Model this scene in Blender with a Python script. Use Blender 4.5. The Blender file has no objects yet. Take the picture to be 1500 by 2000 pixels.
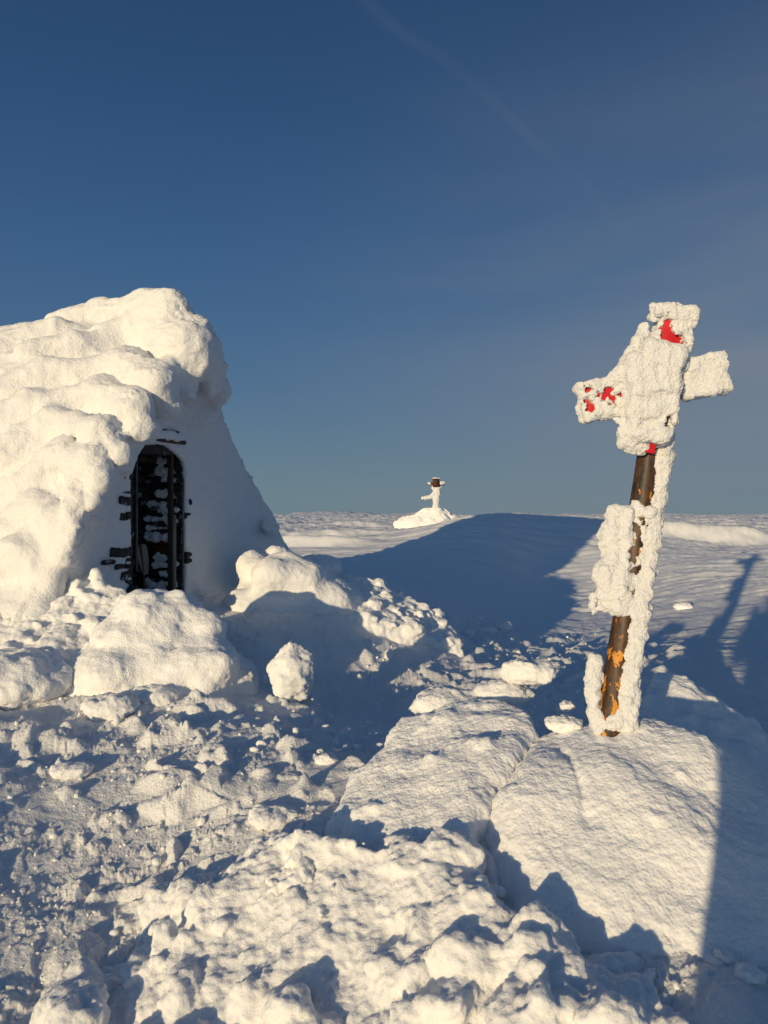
import bpy, math, random
import numpy as np
R = math.radians
rng = np.random.default_rng(7)
sc = bpy.context.scene
C = sc.collection

# ------------------------------------------------------------------ camera
CZ = 1.65                      # eye height, metres above the trodden snow
cam_d = bpy.data.cameras.new('camera'); cam = bpy.data.objects.new('camera', cam_d); C.objects.link(cam)
cam.location = (0, 0, CZ); cam.rotation_euler = (R(90), 0, 0)
cam_d.sensor_fit = 'VERTICAL'; cam_d.sensor_height = 24; cam_d.lens = 18
cam_d.clip_start = 0.05; cam_d.clip_end = 60000
sc.camera = cam
# ------------------------------------------------------------------ sun and sky
SDX, SDY, SDZ = 0.505, 1.0, -0.112          # direction the sunlight travels
sun_el = math.atan2(-SDZ, math.hypot(SDX, SDY))
sun_d = bpy.data.lights.new('sun', 'SUN'); sun = bpy.data.objects.new('sun', sun_d); C.objects.link(sun)
sun_d.energy = 3.7; sun_d.angle = R(0.6); sun_d.color = (1.0, 0.79, 0.47)
from mathutils import Vector
sun.rotation_euler = Vector((SDX, SDY, SDZ)).to_track_quat('-Z', 'Y').to_euler()
sun.location = (-20, -40, 10)
w = bpy.data.worlds.new('World'); sc.world = w; w.use_nodes = True
nt = w.node_tree; nt.nodes.clear()
wo = nt.nodes.new('ShaderNodeOutputWorld'); bg = nt.nodes.new('ShaderNodeBackground')
sky = nt.nodes.new('ShaderNodeTexSky'); sky.sky_type = 'NISHITA'; sky.sun_disc = False
sky.sun_elevation = sun_el; sky.sun_rotation = math.atan2(-SDX, -SDY); sky.altitude = 700
sky.air_density = 1.0; sky.dust_density = 0.35; sky.ozone_density = 3.0
bg.inputs['Strength'].default_value = 0.15
# thin cirrus: a wide faint veil on the right and one thin streak, laid out by direction in the sky
tc = nt.nodes.new('ShaderNodeTexCoord')
def N(t, **k):
    n = nt.nodes.new(t)
    for a, b in k.items(): setattr(n, a, b)
    return n
def L(a, b): nt.links.new(a, b)
mp = N('ShaderNodeMapping'); mp.inputs['Rotation'].default_value = (0, R(-24), 0); mp.inputs['Scale'].default_value = (0.7, 1.0, 3.2)
L(tc.outputs['Generated'], mp.inputs['Vector'])
no = N('ShaderNodeTexNoise'); no.inputs['Scale'].default_value = 1.3; no.inputs['Detail'].default_value = 6; no.inputs['Roughness'].default_value = 0.5
no.inputs['Distortion'].default_value = 0.4
L(mp.outputs[0], no.inputs['Vector'])
rp = N('ShaderNodeMapRange'); rp.inputs[1].default_value = 0.30; rp.inputs[2].default_value = 0.80; rp.interpolation_type = 'SMOOTHSTEP'
L(no.outputs['Fac'], rp.inputs[0])
sx = N('ShaderNodeSeparateXYZ'); L(tc.outputs['Generated'], sx.inputs[0])
rx = N('ShaderNodeMapRange'); rx.inputs[1].default_value = -0.25; rx.inputs[2].default_value = 0.45; rx.interpolation_type = 'SMOOTHSTEP'
L(sx.outputs['X'], rx.inputs[0])
zl = N('ShaderNodeMapRange'); zl.inputs[1].default_value = 0.62; zl.inputs[2].default_value = 0.15; zl.interpolation_type = 'SMOOTHSTEP'; L(sx.outputs['Z'], zl.inputs[0])
zm = N('ShaderNodeMath', operation='MULTIPLY'); L(zl.outputs[0], zm.inputs[0]); L(rx.outputs[0], zm.inputs[1])
m1 = N('ShaderNodeMath', operation='MULTIPLY'); L(rp.outputs[0], m1.inputs[0]); L(zm.outputs[0], m1.inputs[1])
# streak: great circle through two sky directions
def dirpx(px, py):
    v = Vector(((px-750)/1500, 1, -(py-1000)/1500)); v.normalize(); return v
a_, b_ = dirpx(740, 0), dirpx(1210, 400)
nrm = a_.cross(b_).normalized(); tdir = (b_-a_).normalized()
dn = N('ShaderNodeVectorMath', operation='DOT_PRODUCT'); dn.inputs[1].default_value = nrm
no2 = N('ShaderNodeTexNoise'); no2.inputs['Scale'].default_value = 5.0; no2.inputs['Detail'].default_value = 3
L(tc.outputs['Generated'], no2.inputs['Vector'])
L(tc.outputs['Generated'], dn.inputs[0])
ad = N('ShaderNodeMath', operation='MULTIPLY_ADD'); ad.inputs[1].default_value = 0.07; ad.inputs[2].default_value = -0.050
L(no2.outputs['Fac'], ad.inputs[0])
ad2 = N('ShaderNodeMath', operation='ADD'); L(dn.outputs['Value'], ad2.inputs[0]); L(ad.outputs[0], ad2.inputs[1])
ab = N('ShaderNodeMath', operation='ABSOLUTE'); L(ad2.outputs[0], ab.inputs[0])
st = N('ShaderNodeMapRange'); st.inputs[1].default_value = 0.012; st.inputs[2].default_value = 0.0; st.interpolation_type = 'SMOOTHERSTEP'
L(ab.outputs[0], st.inputs[0])
sl = N('ShaderNodeMapRange'); sl.inputs[1].default_value = 0.17; sl.inputs[2].default_value = 0.5; sl.interpolation_type = 'SMOOTHSTEP'
L(sx.outputs['Z'], sl.inputs[0])
no3 = N('ShaderNodeTexNoise'); no3.inputs['Scale'].default_value = 9.0; no3.inputs['Detail'].default_value = 4
L(tc.outputs['Generated'], no3.inputs['Vector'])
m2 = N('ShaderNodeMath', operation='MULTIPLY'); L(st.outputs[0], m2.inputs[0]); L(no3.outputs['Fac'], m2.inputs[1])
m2b = N('ShaderNodeMath', operation='MULTIPLY'); L(m2.outputs[0], m2b.inputs[0]); L(sl.outputs[0], m2b.inputs[1])
m3 = N('ShaderNodeMath', operation='MULTIPLY'); L(m2b.outputs[0], m3.inputs[0]); m3.inputs[1].default_value = 0.10
m4 = N('ShaderNodeMath', operation='MULTIPLY_ADD'); L(m1.outputs[0], m4.inputs[0]); m4.inputs[1].default_value = 0.95; L(m3.outputs[0], m4.inputs[2])
m4.use_clamp = True
mx = N('ShaderNodeMix', data_type='RGBA'); L(m4.outputs[0], mx.inputs['Factor'])
hs = N('ShaderNodeHueSaturation'); hs.inputs['Saturation'].default_value = 1.0; hs.inputs['Value'].default_value = 1.0
L(sky.outputs[0], hs.inputs['Color'])
# deep winter blue of this evening sky by height above the horizon, over the physical sky
gr = N('ShaderNodeValToRGB'); gr.color_ramp.interpolation = 'B_SPLINE'; els = gr.color_ramp.elements
stops = [(0.0, (.135, .215, .262)), (.07, (.112, .186, .256)), (.16, (.074, .150, .265)), (.30, (.042, .110, .236)), (.44, (.027, .076, .180)), (.60, (.018, .052, .132)), (1.0, (.014, .040, .11))]
els[0].position, els[0].color = stops[0][0], (*stops[0][1], 1); els[1].position, els[1].color = stops[-1][0], (*stops[-1][1], 1)
for p_, c_ in stops[1:-1]:
    e_ = els.new(p_); e_.color = (*c_, 1)
L(sx.outputs['Z'], gr.inputs[0])
gs = N('ShaderNodeVectorMath', operation='SCALE'); gs.inputs['Scale'].default_value = 1/.15; L(gr.outputs[0], gs.inputs[0])
mz = N('ShaderNodeMix', data_type='RGBA'); 
yf = N('ShaderNodeMapRange'); yf.inputs[1].default_value = -.25; yf.inputs[2].default_value = .35; yf.inputs[3].default_value = .35; yf.inputs[4].default_value = .94; L(sx.outputs['Y'], yf.inputs[0]); L(yf.outputs[0], mz.inputs['Factor'])
L(hs.outputs[0], mz.inputs['A']); L(gs.outputs[0], mz.inputs['B'])
L(mz.outputs['Result'], mx.inputs['A']); mx.inputs['B'].default_value = (1.22, 1.46, 1.80, 1)
L(mx.outputs['Result'], bg.inputs['Color']); L(bg.outputs[0], wo.inputs[0])
sc.view_settings.view_transform = 'Standard'; sc.view_settings.look = 'None'
sc.view_settings.exposure = 0.0; sc.view_settings.gamma = 1
sc.cycles.max_bounces = 6; sc.cycles.diffuse_bounces = 4

# ------------------------------------------------------------------ numeric helpers
f4 = np.float32
def P(px, py, Y): return np.array([(px-750)/1500*Y, Y, CZ-(py-1000)/1500*Y])
PERM = np.random.default_rng(3).permutation(256).astype(np.int32); PERM = np.concatenate([PERM, PERM])
G2 = np.array([(math.cos(a), math.sin(a)) for a in np.linspace(0, 2*math.pi, 17)[:16]], f4)
G3 = np.random.default_rng(5).normal(size=(32, 3)).astype(f4); G3 /= np.linalg.norm(G3, axis=1)[:, None]
def n2(x, y):
    xi = np.floor(x).astype(np.int32); yi = np.floor(y).astype(np.int32)
    xf = (x-xi).astype(f4); yf = (y-yi).astype(f4)
    u = xf*xf*xf*(xf*(xf*6-15)+10); v = yf*yf*yf*(yf*(yf*6-15)+10)
    r = []
    for dy in (0, 1):
        for dx in (0, 1):
            g = G2[PERM[PERM[(xi+dx) & 255]+((yi+dy) & 255)] & 15]
            r.append(g[..., 0]*(xf-dx)+g[..., 1]*(yf-dy))
    return (r[0]*(1-u)+r[1]*u)*(1-v)+(r[2]*(1-u)+r[3]*u)*v
def fbm2(x, y, f, o, gain=.5):
    s = 0; a = 1
    for k in range(o):
        s = s+a*n2(x*f+17.3*k, y*f-9.1*k); f *= 2.03; a *= gain
    return s
def n3(p):
    pi = np.floor(p).astype(np.int32); pf = (p-pi).astype(f4)
    w_ = pf*pf*pf*(pf*(pf*6-15)+10); pi &= 255; out = 0
    for dz in (0, 1):
        for dy in (0, 1):
            for dx in (0, 1):
                h = PERM[(PERM[(PERM[(pi[..., 0]+dx) & 255]+pi[..., 1]+dy) & 255]+pi[..., 2]+dz) & 255] & 31
                g = G3[h]
                d = g[..., 0]*(pf[..., 0]-dx)+g[..., 1]*(pf[..., 1]-dy)+g[..., 2]*(pf[..., 2]-dz)
                wt = (w_[..., 0] if dx else 1-w_[..., 0])*(w_[..., 1] if dy else 1-w_[..., 1])*(w_[..., 2] if dz else 1-w_[..., 2])
                out = out+d*wt
    return out
def fbm3(p, f, o, gain=.5):
    s = 0; a = 1
    for k in range(o):
        s = s+a*n3(p*f+13.7*k); f *= 2.03; a *= gain
    return s
def lumps(x, y, cell, seed, rmin=.25, rmax=.6, dens=.7, flat=1.0, soft=False):
    """half-buried clods: highest of random spherical caps, one per grid cell; unit = cell"""
    wx_ = n2(x/cell*.9+seed, y/cell*.9)+.5*n2(x/cell*2.3, y/cell*2.3-seed); wy_ = n2(x/cell*.9-31, y/cell*.9+seed)+.5*n2(x/cell*2.3+77, y/cell*2.3)
    X = x/cell+seed*7.13+.55*wx_; Y = y/cell-seed*3.7+.55*wy_
    xi = np.floor(X).astype(np.int32); yi = np.floor(Y).astype(np.int32); best = np.zeros(X.shape, f4)
    for dy in (-1, 0, 1):
        for dx in (-1, 0, 1):
            h = PERM[PERM[(xi+dx+seed*31) & 255]+((yi+dy) & 255)]
            h2 = PERM[h+37]; h3 = PERM[h+91]; h4 = PERM[h+150]; h5 = PERM[h2+11]
            ex = X-(xi+dx+h/256.); ey = Y-(yi+dy+h2/256.)
            an = h5/256.*3.14; ca = np.cos(an); sa = np.sin(an)
            ux = ca*ex+sa*ey; uy = (-sa*ex+ca*ey)*(1+h4/256.)
            r = rmin+(rmax-rmin)*(h3/256.)**2
            c = np.sqrt(np.clip(r*r-ux*ux-uy*uy, 0, None))
            if soft: c = r*np.clip(1-(ux*ux+uy*uy)/(r*r), 0, 1)**1.4*flat
            else: c = np.clip(np.minimum(c, r*(.35+.3*h5/256.)+(.8*(h2/256.-.5))*ux+(.8*(h4/256.-.5))*uy), 0, None)*flat
            best = np.maximum(best, np.where(h4/256. < dens, c, 0))
    return best*cell
def rbf(ctrl, q, smooth=1e-3):
    """thin plate spline; ctrl rows (u, v, value)"""
    c = np.array(ctrl, float); n = len(c)
    d = np.linalg.norm(c[:, None, :2]-c[None, :, :2], axis=2)
    K = np.where(d > 0, d*d*np.log(d+1e-12), 0)+np.eye(n)*smooth
    Pm = np.hstack([np.ones((n, 1)), c[:, :2]]); A = np.block([[K, Pm], [Pm.T, np.zeros((3, 3))]])
    s = np.linalg.solve(A, np.concatenate([c[:, 2], np.zeros(3)]))
    out = s[n]+s[n+1]*q[0]+s[n+2]*q[1]
    for i in range(n):
        r2 = (q[0]-c[i, 0])**2+(q[1]-c[i, 1])**2
        out = out+s[i]*0.5*r2*np.log(r2+1e-12)
    return out
def smoothstep(a, b, x):
    t = np.clip((x-a)/(b-a), 0, 1); return t*t*(3-2*t)
def smin(a, b, k):
    h = np.clip(.5+.5*(b-a)/k, 0, 1); return b*(1-h)+a*h-k*h*(1-h)
def smax(a, b, k): return -smin(-a, -b, k)
def poly_sd(x, y, pts):
    pts = np.array(pts, float); n = len(pts); d = np.full(x.shape, 1e9); s = np.ones(x.shape)
    for i in range(n):
        a = pts[i]; b = pts[i-1]; e = b-a
        wx = x-a[0]; wy = y-a[1]; t = np.clip((wx*e[0]+wy*e[1])/(e@e), 0, 1)
        d = np.minimum(d, (wx-e[0]*t)**2+(wy-e[1]*t)**2)
        c1 = y >= a[1]; c2 = y < b[1]; c3 = e[0]*wy > e[1]*wx
        s = np.where((c1 & c2 & c3) | (~c1 & ~c2 & ~c3), -s, s)
    return s*np.sqrt(d)
def ell(X, Y, Z, c, r, yaw=0, tilt=0):
    x = X-c[0]; y = Y-c[1]; z = Z-c[2]
    if yaw:
        ca, sa = math.cos(yaw), math.sin(yaw); x, y = ca*x+sa*y, -sa*x+ca*y
    if tilt:
        ca, sa = math.cos(tilt), math.sin(tilt); x, z = ca*x+sa*z, -sa*x+ca*z
    k0 = np.sqrt((x/r[0])**2+(y/r[1])**2+(z/r[2])**2); k1 = np.sqrt((x/r[0]**2)**2+(y/r[1]**2)**2+(z/r[2]**2)**2)
    return k0*(k0-1)/(k1+1e-9)
def cap(X, Y, Z, a, b, ra, rb):
    a = np.array(a, float); b = np.array(b, float); e = b-a
    wx, wy, wz = X-a[0], Y-a[1], Z-a[2]
    t = np.clip((wx*e[0]+wy*e[1]+wz*e[2])/(e@e), 0, 1)
    return np.sqrt((wx-e[0]*t)**2+(wy-e[1]*t)**2+(wz-e[2]*t)**2)-(ra+(rb-ra)*t)
def grid3(lo, hi, h):
    ax = [np.arange(lo[i], hi[i]+h, h, dtype=f4) for i in range(3)]
    return np.meshgrid(*ax, indexing='ij')
def nets(F, lo, h):
    """surface nets -> verts, quads"""
    nx, ny, nz = F.shape; S = F < 0
    cnt = np.zeros((nx-1, ny-1, nz-1), np.int8)
    for i in (0, 1):
        for j in (0, 1):
            for k in (0, 1):
                cnt += S[i:nx-1+i, j:ny-1+j, k:nz-1+k]
    cx, cy, cz = np.nonzero((cnt > 0) & (cnt < 8))
    idx = -np.ones(cnt.shape, np.int32); idx[cx, cy, cz] = np.arange(len(cx))
    acc = np.zeros((len(cx), 3)); num = np.zeros(len(cx))
    cs = [(0, 0, 0), (1, 0, 0), (0, 1, 0), (1, 1, 0), (0, 0, 1), (1, 0, 1), (0, 1, 1), (1, 1, 1)]
    for a in range(8):
        for b in range(a+1, 8):
            df = np.array(cs[b])-np.array(cs[a])
            if np.abs(df).sum() != 1: continue
            fa = F[cx+cs[a][0], cy+cs[a][1], cz+cs[a][2]]; fb = F[cx+cs[b][0], cy+cs[b][1], cz+cs[b][2]]
            m = (fa < 0) != (fb < 0); t = np.where(m, fa/(fa-fb+1e-20), 0)
            for q in range(3): acc[:, q] += np.where(m, cs[a][q]+t*df[q], 0)
            num += m
    V = (acc/num[:, None]+np.stack([cx, cy, cz], 1))*h+np.array(lo)
    Q = []
    for ax in range(3):
        sl0 = [slice(1, -1)]*3; sl1 = [slice(1, -1)]*3; sl0[ax] = slice(0, -1); sl1[ax] = slice(1, None)
        A = S[tuple(sl0)]; B = S[tuple(sl1)]
        e = np.stack(np.nonzero(A != B), 1); flip = A[tuple(e.T)]
        for q in range(3):
            if q != ax: e[:, q] += 1
        o1, o2 = [(1, 2), (2, 0), (0, 1)][ax]
        def cell(d1, d2):
            c = e.copy(); c[:, o1] -= d1; c[:, o2] -= d2; return idx[c[:, 0], c[:, 1], c[:, 2]]
        q = np.stack([cell(1, 1), cell(0, 1), cell(0, 0), cell(1, 0)], 1)
        q[~flip] = q[~flip][:, ::-1]; Q.append(q)
    return V, np.concatenate(Q)
def vnormals(V, Q):
    n = np.cross(V[Q[:, 2]]-V[Q[:, 0]], V[Q[:, 3 if Q.shape[1] == 4 else 1]]-V[Q[:, 1 if Q.shape[1] == 4 else 0]])
    if Q.shape[1] == 3: n = -n
    out = np.zeros_like(V)
    for c in range(Q.shape[1]):
        for q in range(3): out[:, q] += np.bincount(Q[:, c], n[:, q], len(V))
    return out/(np.linalg.norm(out, axis=1)[:, None]+1e-12)
def smooth_mesh(V, Q, it=2):
    for _ in range(it):
        s = np.zeros_like(V); c = np.zeros(len(V))
        for a, b in ((0, 1), (1, 2), (2, 3), (3, 0)):
            for x, y in ((a, b), (b, a)):
                for q in range(3): s[:, q] += np.bincount(Q[:, x], V[Q[:, y], q], len(V))
                c += np.bincount(Q[:, x], minlength=len(V))
        V = .5*V+.5*s/np.maximum(c, 1)[:, None]
    return V
def mesh_obj(name, V, Q, mat, parent=None, smooth=True, loc=None):
    V = np.asarray(V, f4); Q = np.asarray(Q, np.int32)
    if loc is not None: V = V-np.array(loc, f4)
    me = bpy.data.meshes.new(name); k = Q.shape[1]
    me.vertices.add(len(V)); me.vertices.foreach_set('co', V.ravel())
    me.loops.add(Q.size); me.loops.foreach_set('vertex_index', Q.ravel())
    me.polygons.add(len(Q)); me.polygons.foreach_set('loop_start', np.arange(0, Q.size, k, dtype=np.int32))
    me.update(calc_edges=True)
    if smooth: me.polygons.foreach_set('use_smooth', np.ones(len(Q), bool))
    me.materials.append(mat); me.validate()
    o = bpy.data.objects.new(name, me); C.objects.link(o)
    if loc is not None and parent is None: o.location = loc
    if parent is not None: o.parent = parent
    return o
def tag(o, label=None, cat=None, group=None, kind=None):
    if label: o['label'] = label
    if cat: o['category'] = cat
    if group: o['group'] = group
    if kind: o['kind'] = kind
    return o
def empty(name, loc, label, cat, group=None):
    o = bpy.data.objects.new(name, None); C.objects.link(o); o.location = loc; o.empty_display_size = .2
    return tag(o, label, cat, group)
def child(name, V, Q, mat, root, smooth=True):
    """part given in world coordinates, stored relative to its thing"""
    return mesh_obj(name, np.asarray(V, float)-np.array(root.location), Q, mat, root, smooth)

# ------------------------------------------------------------------ materials
def new_mat(name):
    m = bpy.data.materials.new(name); m.use_nodes = True
    nt = m.node_tree; b = nt.nodes['Principled BSDF']; return m, nt, b
def snow_mat(name, scale, strength, dist, base=(.87, .87, .875), sub=0.7, kind='grain'):
    m, nt, b = new_mat(name)
    b.inputs['Base Color'].default_value = (*base, 1); b.inputs['Roughness'].default_value = .62; b.inputs['Diffuse Roughness'].default_value = 1.0
    b.inputs['Specular IOR Level'].default_value = .25
    if sub:
        b.inputs['Subsurface Weight'].default_value = sub; b.inputs['Subsurface Radius'].default_value = (.9, 1.0, 1.3)
        b.inputs['Subsurface Scale'].default_value = .016
    g = nt.nodes.new('ShaderNodeNewGeometry')
    n = nt.nodes.new('ShaderNodeTexNoise'); n.inputs['Scale'].default_value = scale; n.inputs['Detail'].default_value = 7; n.inputs['Roughness'].default_value = .62
    nt.links.new(g.outputs['Position'], n.inputs['Vector'])
    bp = nt.nodes.new('ShaderNodeBump'); bp.inputs['Strength'].default_value = strength; bp.inputs['Distance'].default_value = dist
    nt.links.new(n.outputs['Fac'], bp.inputs['Height'])
    last = bp
    if kind == 'pitted':
        v = nt.nodes.new('ShaderNodeTexVoronoi'); v.inputs['Scale'].default_value = scale*1.3; v.feature = 'SMOOTH_F1'
        nt.links.new(g.outputs['Position'], v.inputs['Vector'])
        b2 = nt.nodes.new('ShaderNodeBump'); b2.inputs['Strength'].default_value = strength; b2.inputs['Distance'].default_value = dist*.8
        b2.invert = True
        nt.links.new(v.outputs['Distance'], b2.inputs['Height']); nt.links.new(bp.outputs[0], b2.inputs['Normal']); last = b2
    nt.links.new(last.outputs[0], b.inputs['Normal'])
    return m
M_ground = snow_mat('snow_ground', 45, .9, .028)
# wind-packed snow is smoother away from the trodden summit
_nt = M_ground.node_tree; _g = _nt.nodes.new('ShaderNodeNewGeometry'); _l = _nt.nodes.new('ShaderNodeVectorMath'); _l.operation = 'LENGTH'; _nt.links.new(_g.outputs['Position'], _l.inputs[0])
_m = _nt.nodes.new('ShaderNodeMapRange'); _m.inputs[1].default_value = 8; _m.inputs[2].default_value = 22; _m.inputs[3].default_value = .9; _m.inputs[4].default_value = .10
_nt.links.new(_l.outputs['Value'], _m.inputs[0]); _nt.links.new(_m.outputs[0], [n for n in _nt.nodes if n.type == 'BUMP'][0].inputs['Strength'])
_m2 = _nt.nodes.new('ShaderNodeMapRange'); _m2.inputs[1].default_value = 6; _m2.inputs[2].default_value = 18; _m2.inputs[3].default_value = .9; _m2.inputs[4].default_value = .3
_nt.links.new(_l.outputs['Value'], _m2.inputs[0]); _nt.links.new(_m2.outputs[0], _nt.nodes['Principled BSDF'].inputs['Diffuse Roughness'])
M_hut = snow_mat('rime_snow', 32, .9, .030)
M_block = snow_mat('packed_snow', 55, .55, .012, kind='pitted')
M_rime = snow_mat('rime_frost', 90, .8, .010, kind='pitted', base=(.76, .765, .78))
M_far = snow_mat('snow_far', .8, .5, .5, sub=0)
M_chunk = snow_mat('snow_chunk', 50, .85, .014)

def noisy_color(name, cols, scale, rough=.8, bump=.4, bd=.004, stretch=(1, 1, 1), detail=6):
    m, nt, b = new_mat(name); b.inputs['Roughness'].default_value = rough
    g = nt.nodes.new('ShaderNodeTexCoord'); mp = nt.nodes.new('ShaderNodeMapping'); mp.inputs['Scale'].default_value = stretch
    nt.links.new(g.outputs['Object'], mp.inputs[0])
    n = nt.nodes.new('ShaderNodeTexNoise'); n.inputs['Scale'].default_value = scale; n.inputs['Detail'].default_value = detail; n.inputs['Roughness'].default_value = .6
    nt.links.new(mp.outputs[0], n.inputs['Vector'])
    r = nt.nodes.new('ShaderNodeValToRGB'); r.color_ramp.elements[0].position = cols[0][0]; r.color_ramp.elements[0].color = (*cols[0][1], 1)
    r.color_ramp.elements[1].position = cols[1][0]; r.color_ramp.elements[1].color = (*cols[1][1], 1)
    for p, c in cols[2:]:
        e = r.color_ramp.elements.new(p); e.color = (*c, 1)
    nt.links.new(n.outputs['Fac'], r.inputs[0]); nt.links.new(r.outputs[0], b.inputs['Base Color'])
    bp = nt.nodes.new('ShaderNodeBump'); bp.inputs['Strength'].default_value = bump; bp.inputs['Distance'].default_value = bd
    nt.links.new(n.outputs['Fac'], bp.inputs['Height']); nt.links.new(bp.outputs[0], b.inputs['Normal'])
    return m
M_stone = noisy_color('dark_stone', [(.3, (.012, .010, .009)), (.58, (.035, .029, .025)), (.66, (.30, .31, .33))], 7, .85, .6, .01)
M_wood = noisy_color('weathered_wood', [(.3, (.02, .013, .009)), (.7, (.09, .055, .035))], 12, .8, .6, .004, (1, 1, .08))
M_greywood = noisy_color('grey_board', [(.3, (.07, .065, .06)), (.7, (.20, .19, .17))], 14, .8, .5, .003, (1, 1, .1))
M_redwood = noisy_color('dark_red_board', [(.3, (.05, .012, .008)), (.7, (.12, .03, .02))], 12, .8, .5, .003, (.2, .2, 1))
M_red = noisy_color('red_paint', [(.35, (.50, .008, .014)), (.7, (.68, .015, .022))], 9, .45, .2, .002)
M_jacket = noisy_color('jacket_cloth', [(.3, (.03, .04, .07)), (.7, (.04, .055, .09))], 30, .8, .3, .003)
M_skin = noisy_color('skin', [(.3, (.45, .27, .2)), (.7, (.5, .31, .23))], 30, .5, .1, .001)

# ------------------------------------------------------------------ ground (one sheet to the horizon)
GC = [  # px, py, distance: where the snow surface passes in the photograph's view
 (0,2000,2.95),(400,1900,3.12),(0,1700,3.78),(300,1650,4.05),(0,1500,4.72),(300,1450,5.15),(550,1430,5.35),(600,1350,7.0),
 (0,1330,6.3),(150,1330,6.4),(430,1250,7.6),(560,1210,8.4),(700,1300,8.0),(900,1270,9.2),(800,1200,10.0),
 (640,1150,9.3),(850,1150,15.5),(1000,1205,14),(1000,1110,21),(1070,1110,23),(1130,1150,20),(950,1055,24),(700,1115,17.5),(790,1080,22),(910,1017,27.5),(985,1013,28),(850,1045,25.5),(640,1085,22),(830,1032,33),(720,1046,38),(1070,1017,29),(1150,1019,30),
 (1180,1190,15.5),(1330,1202,13.4),(1465,1092,22),(1300,1100,21),(1300,1058,30),(1300,1030,60),(1500,1030,60),(1480,1200,12),(1600,1100,20),
 (600,1062,28),(700,1035,50),(740,1024,75),(300,1020,60),(0,1020,60),(-300,1100,15),(-300,1300,6),(-300,1600,4),
 (1100,1300,9),(1250,1300,7.5),(1500,1300,7),(1500,1420,5.2),(1500,1600,3.9),(1500,1800,3.05),(1450,1980,2.4),(1900,1500,4.5),(1900,1900,2.8),
 (900,1450,5.3),(760,1450,5.3),
 # foreground pile
 (600,1750,3.3),(800,1750,3.3),(1000,1750,3.2),(1200,1850,2.8),(1300,1985,2.5),(700,2000,2.76),(1000,2000,2.66),(960,1690,3.2),
]
def uv(x, y):
    r = np.maximum(np.hypot(x, y), .3); az = np.arctan2(x, y)
    return az*2.2, np.log(r)
def _ctrl():
    rows = []
    for px, py, Y in GC:
        p = P(px, py, Y); u, v = uv(p[0], p[1]); rows.append((u, v, p[2]))
    for az in (-180, -130, -90, -60, 60, 90, 130, 180):
        for r in (1.0, 3, 8, 30, 90):
            z = -.34-.03*min(r, 8) if abs(az) > 80 else ((-.30 if r < 2 else -.24 if r < 5 else -.1) if r < 20 else .3)
            rows.append((R(az)*2.2, math.log(r), z))
    for az in (-25, 0, 25): rows.append((R(az)*2.2, math.log(1.2), -.3)); rows.append((R(az)*2.2, math.log(120), .9))
    for az in (-25, 25): rows.append((R(az)*2.2, math.log(90), .8))
    return rows
CTRL = _ctrl()
def lump_at(x, y, px, py, Y, rx, ry, h, rot=0, e=2):
    c = P(px, py, Y); dx = x-c[0]; dy = y-c[1]; ca, sa = math.cos(rot), math.sin(rot)
    q = np.sqrt(((ca*dx+sa*dy)/rx)**2+((-sa*dx+ca*dy)/ry)**2)
    return h*np.exp(-q**e)
def ground_base(x, y):
    u, v = uv(x, y); r = np.hypot(x, y)
    z = rbf(CTRL, (u, np.minimum(v, math.log(130))), 2e-3)
    # the fell top rolls down beyond 150 m, wide valleys and far fells after that
    far = smoothstep(130, 700, r)
    z = z*(1-far)+far*(-14)
    hw = smoothstep(1800, 4200, r)*(1-smoothstep(7500, 10500, r)); ff = smoothstep(900, 2500, r)
    rid = .45+1.0*fbm2(x, y, 1/1400., 6, .6)
    z = z*(1-ff)+ff*(CZ-.0125*r)+hw*np.clip(rid, 0, 1.4)*r*.0125
    return z
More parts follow.
